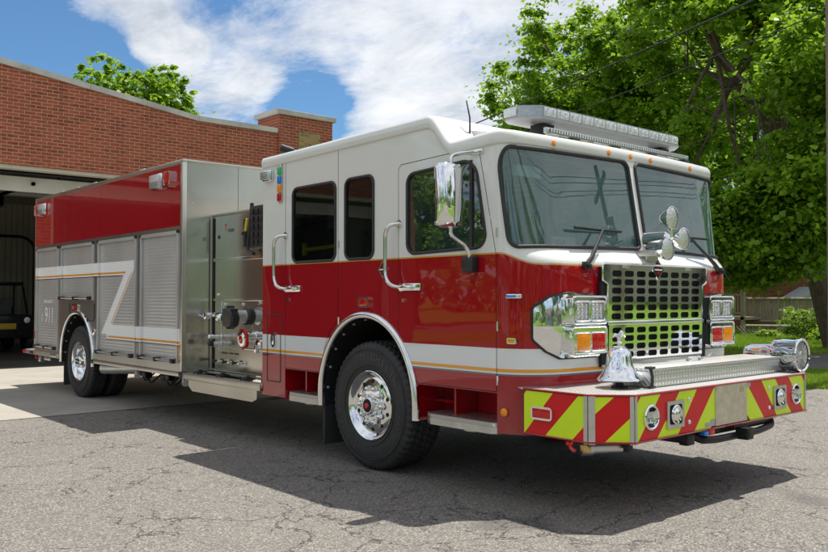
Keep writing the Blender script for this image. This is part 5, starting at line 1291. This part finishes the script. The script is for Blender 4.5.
# trees round the rest of the lot (mirrored in the glass and chrome)
k_ = 0
WORDS = ('one', 'two', 'three', 'four', 'five', 'six', 'seven', 'eight', 'nine', 'ten', 'eleven', 'twelve', 'thirteen', 'fourteen', 'fifteen', 'sixteen', 'seventeen', 'eighteen', 'nineteen', 'twenty')
for (x, y, h, s_) in ((41, 8, 18, 61), (38.5, 17, 19, 62), (41, -12, 16, 63), (31, 29, 12, 64), (22, 38, 11, 74), (14, 46, 12, 75), (10, 52, 16, 76), (-2, -44, 13, 65), (-20, -32, 12, 66), (14, -42, 12, 67), (-34, -30, 13, 68), (-30, -19, 9, 77), (26, -36, 13, 69), (-14, 50, 15, 71), (0, 56, 16, 72), (-30, 44, 14, 73)):
    wh = ['beyond the street in front of the engine', 'far across the side street', 'on the skyline behind the fence'][0 if x > 8 and y > -20 else (1 if y < 0 else 2)]
    tree('street_tree', 'green street tree, number %s of the row %s' % (WORDS[k_], wh), 'tree', (x, y, 0), h, .3, (0, 0, h * .56, 6, 6, h * .44), 'oak_leaf' if k_ % 2 else 'maple_leaf', per=110, nclump=300, leaf=.30, seed=s_, cr=1.1, group='trees round the lot'); k_ += 1
g_ = np.random.default_rng(99); n_ = 1500; a_ = g_.uniform(0, 2 * PI, n_); r_ = 120 + g_.normal(0, 8, n_)
v_, f2 = leaves(np.stack([r_ * np.cos(a_), r_ * np.sin(a_), g_.uniform(0, 1, n_) ** .8 * 11], 1), g_.uniform(2.5, 5, n_), 60, 1.5, 98)
o = mesh_from('distant_woods', v_, f2, 'oak_leaf'); o['kind'] = 'stuff'; o['label'] = 'far off belt of green trees closing the horizon all round'; o['category'] = 'woods'
def bush(name, label, loc, r_, hh, seed, mat='shrub_leaf', n=40, per=120, leaf=.09):
    g = np.random.default_rng(seed); d = g.normal(0, 1, (n, 3)); d /= np.linalg.norm(d, axis=1)[:, None]; c = d * g.uniform(.3, 1, n)[:, None] * np.array([r_, r_, hh * .45]); c[:, 2] = np.abs(c[:, 2] + hh * .45)
    root = thing(name, label, 'shrub', loc); v, f = leaves(c, np.full(n, r_ * .38), per, leaf, seed); mesh_from('foliage', v, f, mat, root)
    bm = B()
    for k in range(6): tube(bm, [(0, 0, -.05), tuple(c[k] * .5), tuple(c[k])], .02, 5, rr=[.03, .02, .008])
    obj('stem', bm, 'bark', root)
bush('shrub', 'bright yellow green shrub beside the leaning maple trunk', at(800, 30), .75, 1.5, 41, n=45, per=90)
bush('shrub', 'low leafy plants growing at the foot of the lattice, left clump', at(762, 32), .45, .4, 42, n=20, per=70)
bush('shrub', 'small weedy clump on the lawn between the lattice plants and the shrub', at(772, 32.5), .4, .3, 43, n=15, per=70)
bush('shrub', 'dark green undergrowth at the base of the leaning maple trunk', at(822, 27), .6, .7, 44, 'oak_leaf', 22)

# ================================================================== FENCE, DECK, HOUSES
def fence(p0, p1, h, z0=0.0):
    root = thing('board_fence', 'weathered grey wooden board fence standing across the lawn', 'fence', (p0[0], p0[1], 0)); d = Vector((p1[0] - p0[0], p1[1] - p0[1], 0)); L = d.length; d.normalize(); n_ = Vector((-d.y, d.x, 0)); o0 = Vector((0, 0, 0))
    n = int(L / 2.4)
    for k in range(n):
        bm = B(); a = k * L / n
        for j in range(16):
            s = a + j * (L / n) / 16 + .01; hh = h + random.uniform(-.03, .03)
            p = o0 + d * s; q = o0 + d * (s + L / n / 16 - .014)
            vs = [bm.verts.new(v) for v in (p + n_ * 0 + Vector((0, 0, z0)), q + Vector((0, 0, z0)), q + Vector((0, 0, hh)), p + Vector((0, 0, hh)))]
            w = [bm.verts.new(v.co + n_ * .02) for v in vs]
            bm.faces.new(vs); bm.faces.new(w[::-1])
            for i in range(4): bm.faces.new((vs[i], w[i], w[(i + 1) % 4], vs[(i + 1) % 4]))
        obj('board_panel', bm, 'weathered_wood', root, 0)
        bm = B(); p = o0 + d * a; box(bm, p + Vector((-.06, -.06, 0)), p + Vector((.06, .06, h + .10))); obj('post', bm, 'weathered_wood', root, 0)
    bm = B(); a = o0 - n_ * .06; b = o0 + d * L - n_ * .06; tube(bm, [a + Vector((0, 0, h + .01)), b + Vector((0, 0, h + .01))], .05, 4); tube(bm, [a + Vector((0, 0, z0 + .12)), b + Vector((0, 0, z0 + .12))], .07, 4); obj('rail', bm, 'weathered_wood', root, 0)
fence(at(742, 35.5)[:2], at(850, 33.5)[:2], 1.48, .42)
# lattice skirt and deck left of the fence
dk = at(742, 34.5); root = thing('wooden_deck', 'weathered wooden deck with posts, railing and a lattice skirt', 'deck', dk)
bm = B(); box(bm, (-4.2, -.1, .62), (.1, 2.2, .74)); obj('deck_floor', bm, 'weathered_wood', root, 0)
for x in (-4.0, -2.7, -1.4, -.1):
    bm = B(); box(bm, (x - .07, -.1, 0), (x + .07, .04, 2.0 if x > -3 else 1.7)); obj('post', bm, 'weathered_wood', root, 0)
bm = B(); box(bm, (-4.1, -.06, 1.60), (0, .02, 1.68)); box(bm, (-4.1, -.05, .85), (0, .01, .92))
for k in range(34): box(bm, (-4.05 + k * .12, -.04, .92), (-4.01 + k * .12, 0, 1.60))
obj('railing', bm, 'weathered_wood', root, 0)
ls = thing('lattice_skirt', 'diagonal wooden lattice strip closing the gap under the fence', 'lattice', at(742, 33.6)); bm = B()
dd = (Vector(at(830, 32.2)) - Vector(at(742, 33.6))); LL = dd.length; dd.normalize()
for k in range(int(LL / .14)):
    for q in (-1, 1):
        a = dd * (k * .14); tube(bm, [a + Vector((0, 0, .02)), a + dd * (.36 * q) + Vector((0, 0, .40))], .014, 4)
obj('lattice', bm, 'weathered_wood', ls, 0)
bm = B(); tube(bm, [Vector((0, 0, .42)), dd * LL + Vector((0, 0, .42))], .05, 4); obj('cap_rail', bm, 'weathered_wood', ls, 0)

def house(name, label, loc, w, d, h, wall, roofm, rz=0, gable=2.0, group=None, win=True):
    root = thing(name, label, 'house', loc, group, rz)
    bm = B(); box(bm, (-w / 2, -d / 2, 0), (w / 2, d / 2, h)); 
    vs = [bm.verts.new(p) for p in ((-w / 2, -d / 2, h), (-w / 2, d / 2, h), (-w / 2, 0, h + gable))]; bm.faces.new(vs); vs = [bm.verts.new(p) for p in ((w / 2, -d / 2, h), (w / 2, d / 2, h), (w / 2, 0, h + gable))]; bm.faces.new(vs)
    wl = obj('wall', bm, wall, root, 0)
    bm = B(); e = .35
    for sg in (-1, 1):
        P = [(-w / 2 - e, sg * (d / 2 + e), h - e * gable / (d / 2)), (w / 2 + e, sg * (d / 2 + e), h - e * gable / (d / 2)), (w / 2 + e, 0, h + gable + .02), (-w / 2 - e, 0, h + gable + .02)]
        a = [bm.verts.new(p) for p in P]; b = [bm.verts.new((p[0], p[1], p[2] + .14)) for p in P]; bm.faces.new(a); bm.faces.new(b)
        for i in range(4): bm.faces.new((a[i], b[i], b[(i + 1) % 4], a[(i + 1) % 4]))
    obj('roof', bm, roofm, root, 0)
    for sg in ((-1, 1) if win else ()):
        for x in [-w * .33, 0, w * .33]:
            bm = B(); box(bm, (x - .55, min(sg * d / 2, sg * (d / 2 + .05)), .9), (x + .55, max(sg * d / 2, sg * (d / 2 + .05)), 2.2)); f = obj('window_frame', bm, 'white_door', root, 0)
            bm = B(); y = sg * (d / 2 + .06); box(bm, (x - .46, y - .004, 1.0), (x - .03, y + .004, 2.1)); box(bm, (x + .03, y - .004, 1.0), (x + .46, y + .004, 2.1)); obj('pane', bm, 'window_dark', f, 0)
    return root
bh = house('brick_house', 'red brick house behind the wooden fence under the maples', at(770, 48), 15, 8, 4.2, 'brick_house', 'roof_shingle', math.radians(48), win=False)
for x in (-5.5, .6, 6.2): bm = B(); box(bm, (x - .07, -4.10, 0), (x + .07, -4.01, 4.1)); obj('downpipe', bm, 'white_door', bh, 0)
house('shed', 'small pale gabled shed roof rising behind the fence by the leaning trunk', at(806, 41), 1.5, 2.6, 1.15, 'house_siding', 'grey_siding', math.radians(-42), .75, win=False)
house('white_house', 'white sided house across the side street behind the camera', (-6, -37, 0), 13, 9, 3.4, 'house_siding', 'roof_shingle', 0)
house('grey_house', 'grey blue house across the street in front of the engine', (48, -2, 0), 12, 9, 3.4, 'grey_siding', 'roof_shingle', math.radians(90))
house('brown_house', 'low house with a brown shingle roof beyond the front corner of the lot', (25, 42, 0), 17, 9, 2.9, 'beige_metal', 'brown_shingle', math.radians(-35))
house('tan_house', 'tan house across the street beside the hydrant lawn', (49, 16, 0), 11, 9, 3.2, 'beige_metal', 'roof_shingle', math.radians(90))

# utility poles, wires, hydrant
def pole(loc, h, label, arm=True, rz=0.3, tf=True):
    root = thing('utility_pole', label, 'utility pole', loc, None, rz)
    bm = B(); cyl(bm, (0, 0, -.2), (0, 0, h), .15, .10, 16); obj('shaft', bm, 'pole_wood', root, 60)
    if arm:
        bm = B(); box(bm, (-.06, -1.2, h - .8), (.06, 1.2, h - .68)); obj('crossarm', bm, 'pole_wood', root, 0)
        for y in (-1.1, -.5, .5, 1.1): bm = B(); lathe(bm, [(0, .03), (.05, .05), (.1, .03), (.14, 0)], (0, y, h - .68), (0, 0, 1), 10); obj('insulator', bm, 'grey_trim', root)
    if tf:
        for y in (-.38, .38): bm = B(); lathe(bm, [(0, 0), (0, .22), (.75, .22), (.8, .16), (.85, 0)], (0, y, h - 2.6), (0, 0, 1), 20); obj('transformer', bm, 'transformer_grey', root)
    return root
pole((-.725, 10.91, 0), 10.5, 'bare grey utility pole standing at the right edge beside the verge', True, .8, False)
pole((12.2, 15.9, 0), 9.2, 'utility pole with a crossarm and two transformers beyond the front bumper', True, 2.2, True)
pole((16.8, -22, 0), 9.5, 'utility pole with a crossarm at the street corner behind the camera', True, .2, False)
def wire(label, a, b, sag, r_):
    a, b = Vector(a), Vector(b); bm = B(); tube(bm, [a.lerp(b, t) - Vector((0, 0, sag * 4 * t * (1 - t))) for t in [i / 24 for i in range(25)]], r_, 6); tag(obj('overhead_wire', bm, 'cable', None, 60), label, 'wire')
wire('upper overhead wire running from the pole at the right edge over the cab roof', (-.725, 10.91, 7.5), (-31, 22.5, 8.3), .25, .022)
wire('lower thin overhead wire running over the light bar into the maples', (-.725, 10.91, 6.7), (-31, 24, 8.0), .3, .012)
for k, dy in enumerate((-1.1, -.5, .5, 1.1)):
    wire(('first', 'second', 'third', 'fourth')[k] + ' of the four high wires crossing above the lot toward the pole with two transformers', (12.2 + dy * .75, 15.9 - dy * .55, 8.5), (-6 + dy, 60, 9.4), .6, .014)
    wire(('first', 'second', 'third', 'fourth')[k] + ' of the four high wires along the street in front of the engine', (12.2 + dy * .75, 15.9 - dy * .55, 8.5), (16.8 + dy, -22, 8.9), .8, .014)
hy_ = thing('fire_hydrant', 'yellow fire hydrant on the lawn in front of the engine', 'hydrant', (12.6, 10.5, 0))
bm = B(); lathe(bm, [(0, .16), (.04, .16), (.05, .11), (.45, .11), (.46, .14), (.50, .14), (.52, .12), (.60, .09), (.66, .04), (.70, .03), (.70, 0)], (0, 0, 0), (0, 0, 1), 20); obj('barrel', bm, 'yellow_paint', hy_)
for (d, r_) in (((0, 1, 0), .05), ((0, -1, 0), .05), ((-1, 0, 0), .075)):
    bm = B(); lathe(bm, [(.1, r_), (.16, r_), (.16, r_ + .015), (.20, r_ + .015), (.21, .02), (.23, 0)], (0, 0, .36), d, 14); obj('outlet_cap', bm, 'yellow_paint', hy_)

# ================================================================== FIRE STATION
WXF = -13.7; TH = .32
st_ = thing('fire_station', 'red brick fire station with a stone coping and an open bay behind the engine', 'fire station', (WXF, 1.5, 0))
def ob(name, bm, m, par=st_, sm=0):
    o = obj(name, bm, m, par, sm); o.matrix_parent_inverse = st_.matrix_world.inverted() if par is st_ else o.matrix_parent_inverse
    return o
st_.location = (WXF, 1.5, 0); bpy.context.view_layer.update()
KY = 5.15; Y0, Y1 = -12.3, 7.45; ZP = 5.92; ZA = 6.98; YA = -2.9; HD = 4.39
bays = [(-.9, 3.85), (-6.4, -1.65), (-11.35, -7.1)]
# the wall is one sheet with door openings cut to the ground
o_ = [Vector((Y0, -.06)), Vector((Y0, ZP)), Vector((-11.0, ZP)), Vector((YA, ZA)), Vector((KY, ZP)), Vector((Y1, ZP)), Vector((Y1, -.06))]
for a, b in bays: o_ += [Vector((b, -.06)), Vector((b, HD)), Vector((a, HD)), Vector((a, -.06))]
bm = B(); plate(bm, o_, [], front(WXF - TH), TH); ob('front_wall', bm, 'brick')
bm = B(); cp = [(Y0 - .05, ZP), (-11.0, ZP), (YA, ZA), (KY, ZP), (Y1 - .002, ZP)]
for a, b in zip(cp, cp[1:]):
    L_ = math.hypot(b[0] - a[0], b[1] - a[1]); n = max(1, round(L_ / 1.25))
    for k in range(n):
        p = Vector(a).lerp(Vector(b), k / n); q = Vector(a).lerp(Vector(b), (k + 1) / n); g = .004
        vs = []
        for x in (WXF - TH - .05, WXF + .05):
            for (pp, z) in ((p, .004), (q, .004), (q, .13), (p, .13)): vs.append(bm.verts.new((x, pp[0] + (g if pp is p else -g), pp[1] + z)))
        for f in ((0, 1, 2, 3), (7, 6, 5, 4), (0, 4, 5, 1), (1, 5, 6, 2), (2, 6, 7, 3), (3, 7, 4, 0)): bm.faces.new([vs[i] for i in f])
ob('coping', bm, 'limestone')
bm = B(); box(bm, (WXF - 1.0, Y1, -.06), (WXF + .10, 9.18, 6.42)); ob('brick_pier', bm, 'brick')
bm = B(); box(bm, (WXF - 1.06, Y1 - .1, 6.42), (WXF + .17, 9.27, 6.56), .015); ob('pier_cap', bm, 'limestone')
bm = B(); box(bm, (WXF + .10, 8.05, 5.40), (WXF + .125, 8.75, 6.02)); ob('stone_panel', bm, 'stone_patch')
bm = B(); box(bm, (-24, 8.8, 0), (WXF - 1.0, 9.0, 5.3)); box(bm, (-24, Y0, 0), (WXF - TH, Y0 + .2, 5.3)); ob('side_wall', bm, 'brick_house')
bm = B(); box(bm, (-24, Y0 + .2, 5.0), (WXF - TH - .002, 8.78, 5.2)); ob('roof', bm, 'roof_membrane')
bm = B(); box(bm, (-24.3, Y0, 0), (-24, 9.0, 5.3)); box(bm, (-23.9, 5.2, .02), (WXF - TH - .01, 5.35, 4.99)); box(bm, (-23.9, -12.0, .02), (WXF - TH - .01, -11.85, 4.99)); ob('interior_wall', bm, 'interior_wall')
bm = B(); box(bm, (-24, Y0 + .2, -.03), (WXF - .02, 8.78, .004)); ob('bay_floor', bm, 'floor_dark')
bm = B(); box(bm, (WXF - 5.2, -11.8, .0), (WXF - 5.1, -1.5, 4.95)); box(bm, (WXF - 5.1, -1.62, 0), (WXF - TH - .02, -1.52, 4.95))  # unseen dark partition added so the cab windows mirror dark bays
for k in range(50): box(bm, (WXF - 5.1, -11.7 + k * .2, .2), (WXF - 5.07, -11.58 + k * .2, 4.9))
ob('dark_bay_partition', bm, 'interior_dark')
# ribbed panels on the back wall and a framed passage
bm = B()
for k in range(40): box(bm, (-23.99, -2.6 + k * .18, .5), (-23.96, -2.45 + k * .18, 4.6))
ob('wall_ribs', bm, 'beige_metal')
bm = B(); tube(bm, smoothpath([(-22.6, 4.0, 0), (-22.6, 4.0, 3.2), (-22.6, 3.7, 3.45), (-22.6, -2.2, 3.45)], .3), .05, 8); ob('pipe', bm, 'black_steel')
for i, (a, b) in enumerate(bays):
    bm = B(); box(bm, (WXF - TH, a + .002, HD - .08), (WXF - .05, b - .002, HD - .002)); box(bm, (WXF - TH - .02, a + .002, 0.006), (WXF - .06, a + .06, HD - .08)); box(bm, (WXF - TH - .02, b - .06, .006), (WXF - .06, b - .002, HD - .08)); ob('door_frame', bm, 'beige_metal')
    if True:      # overhead door rolled up under the ceiling
        for k in range(6):
            x1 = WXF - .75 - k * .55; bm = B(); box(bm, (x1 - .54, a + .1, 4.20 - k * .006), (x1, b - .1, 4.25 - k * .006), .01); box(bm, (x1 - .50, a + .4, 4.192 - k * .006), (x1 - .06, b - .4, 4.202 - k * .006), .004); ob('door_panel', bm, 'white_door')
        bm = B(); box(bm, (WXF - .74, a + .1, 3.90), (WXF - .70, b - .1, 4.23)); ob('door_panel', bm, 'white_door')
        bm = B()
        for y in (a + .06, b - .06): tube(bm, smoothpath([(WXF - .42, y, .01), (WXF - .42, y, 3.7), (WXF - .8, y, 3.98), (WXF - 4.6, y, 3.98)], .3), .035, 6)
        tube(bm, [(WXF - .55, a, 4.3), (WXF - .55, b, 4.3)], .03, 8); tube(bm, [(WXF - 2.0, b - 1.4, 4.06), (WXF - 2.0, b - 1.4, 4.9)], .03, 6); box(bm, (WXF - 4.4, 1.2, 3.85), (WXF - 3.8, 1.7, 4.12), .03); box(bm, (WXF - 3.9, 1.42, 4.05), (WXF - .6, 1.48, 4.12))
        ob('door_track', bm, 'black_steel')
# utility cart parked in the bay
ut = thing('utility_cart', 'dark utility vehicle with roll cage and small yellow front panel inside the open bay', 'utility vehicle', (-20.4, 2.2, 0))
bm = B(); box(bm, (-1.5, -.75, .45), (.2, .75, .95), .06); box(bm, (.2, -.7, .4), (1.5, .7, 1.05), .12); obj('body', bm, 'black_steel', ut)
bm = B(); box(bm, (-1.45, -.7, .96), (-.5, .7, 1.25), .03); obj('bed', bm, 'black_steel', ut)
bm = B(); box(bm, (1.5, -.22, .66), (1.53, .22, .82), .01); obj('front_panel', bm, 'yellow_paint', ut)
bm = B()
for y in (-.68, .68): tube(bm, smoothpath([(-.4, y, .95), (-.35, y, 1.9), (.45, y, 1.9), (.9, y, 1.05)], .1), .03, 8)
for x in (-.33, .42): tube(bm, [(x, -.68, 1.9), (x, .68, 1.9)], .03, 8)
obj('roll_cage', bm, 'black_steel', ut, 60)
bm = B(); box(bm, (-.4, -.72, 1.92), (.5, .72, 1.97), .02); obj('canopy', bm, 'black_plastic', ut)
for x in (-.95, 1.0):
    for y in (-.68, .68): bm = B(); lathe(bm, [(-.12, .2), (-.12, .30), (-.08, .33), (.08, .33), (.12, .30), (.12, .2), (.04, .16), (.04, 0)], (x, y, .33), (0, 1 if y > 0 else -1, 0), 24); obj('wheel', bm, 'black_rubber', ut)
for y in (-.5, .5): bm = B(); lathe(bm, [(0, .09), (.02, .08), (.03, 0)], (1.5, y, .9), (1, 0, 0), 16); obj('headlight', bm, 'lamp_reflector', ut)
bm = B(); box(bm, (-.3, -.6, .95), (.2, .6, 1.05), .03); box(bm, (-.35, -.6, 1.0), (-.25, .6, 1.5), .03); obj('seat', bm, 'interior_dark', ut)

# ================================================================== SKY, SUN
SUN = Vector((-.01, .335, 1)).normalized()
w = bpy.data.worlds.new('World'); scn.world = w; w.use_nodes = True; nt = w.node_tree; nt.nodes.clear()
T = NT.__new__(NT); T.m = w; T.nt = nt; T.geo = None; T.out = nt.nodes.new('ShaderNodeOutputWorld')
sky = nt.nodes.new('ShaderNodeTexSky'); sky.sky_type = 'NISHITA'; sky.sun_disc = False
sky.sun_elevation = math.asin(SUN.z); sky.sun_rotation = math.atan2(SUN.x, SUN.y); sky.air_density = 1.0; sky.dust_density = .3; sky.ozone_density = 2.5; sky.altitude = 200
tc = nt.nodes.new('ShaderNodeTexCoord'); sx_ = nt.nodes.new('ShaderNodeSeparateXYZ'); nt.links.new(tc.outputs['Generated'], sx_.inputs[0])
# clouds on a flat layer overhead: project the direction onto a plane
den = T.math('MAXIMUM', T.math('ADD', sx_.outputs[2], .10), .03)
px = T.math('DIVIDE', sx_.outputs[0], den); py = T.math('DIVIDE', sx_.outputs[1], den)
cv = T.vec(px, py, 3.7)
mp = nt.nodes.new('ShaderNodeMapping'); nt.links.new(cv, mp.inputs[0]); mp.inputs['Rotation'].default_value = (0, 0, .75); mp.inputs['Scale'].default_value = (.75, 1.15, 1); mp.inputs['Location'].default_value = (1.3, .4, 0)
n1 = T.noise(mp.outputs[0], 1.25, 12, .66, .35); n2 = T.noise(cv, .32, 2, .5)
dens = T.math('ADD', T.math('MULTIPLY', n1, .80), T.math('MULTIPLY', n2, .28))
# heaps and openings in the cloud layer, by direction
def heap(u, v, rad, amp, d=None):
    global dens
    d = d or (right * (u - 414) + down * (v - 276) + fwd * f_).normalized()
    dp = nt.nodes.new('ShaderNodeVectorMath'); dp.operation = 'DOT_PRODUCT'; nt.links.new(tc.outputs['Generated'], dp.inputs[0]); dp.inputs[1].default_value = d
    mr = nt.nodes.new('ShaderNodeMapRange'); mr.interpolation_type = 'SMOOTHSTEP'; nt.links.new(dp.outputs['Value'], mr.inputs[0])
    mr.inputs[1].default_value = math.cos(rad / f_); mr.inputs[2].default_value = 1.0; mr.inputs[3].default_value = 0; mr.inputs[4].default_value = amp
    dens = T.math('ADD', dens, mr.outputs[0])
for h_ in ((160, 42, 34, .13), (186, 50, 26, .12), (330, 62, 120, .08), (430, 40, 140, .10), (420, 100, 70, .10), (20, 60, 120, -.18), (110, 85, 60, -.10), (310, 106, 50, -.12), (230, 10, 90, -.05), (120, 5, 60, .08), (490, 130, 60, .08)): heap(*h_)
heap(0, 0, 1100, .09, Vector((-.1, -.75, .65)).normalized()); heap(0, 0, 700, .10, Vector((.7, .2, .7)).normalized()); heap(0, 0, 420, .14, Vector((.55, .78, .32)).normalized())  # unseen cloud banks added for white fill on the flank and bright glass reflections
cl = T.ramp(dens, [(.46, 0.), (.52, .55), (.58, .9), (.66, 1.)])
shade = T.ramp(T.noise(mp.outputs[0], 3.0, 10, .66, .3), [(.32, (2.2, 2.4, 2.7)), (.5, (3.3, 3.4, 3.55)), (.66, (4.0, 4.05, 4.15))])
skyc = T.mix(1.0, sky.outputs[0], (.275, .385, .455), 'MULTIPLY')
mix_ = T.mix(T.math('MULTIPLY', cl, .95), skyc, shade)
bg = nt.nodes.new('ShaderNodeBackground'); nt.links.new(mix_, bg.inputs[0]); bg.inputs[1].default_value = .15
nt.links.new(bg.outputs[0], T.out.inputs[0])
sl = bpy.data.lights.new('sun', 'SUN'); sl.energy = 3.3; sl.angle = math.radians(.5); sl.color = (1, .955, .88)
so = bpy.data.objects.new('sun', sl); COL.objects.link(so); so.rotation_euler = (-SUN).to_track_quat('-Z', 'Y').to_euler(); so.location = (0, 0, 40)
vs_ = scn.view_settings; vs_.view_transform = 'Standard'; vs_.look = 'None'; vs_.exposure = .80; vs_.gamma = 1; vs_.use_curve_mapping = False
scn.cycles.max_bounces = 10; scn.cycles.transparent_max_bounces = 16; scn.cycles.use_denoising = True

# the lot lies a little below the hub datum used for the engine
for o in list(scn.objects):
    if o.parent is None and o is not truck and o.type in ('MESH', 'EMPTY'): o.location.z -= .05
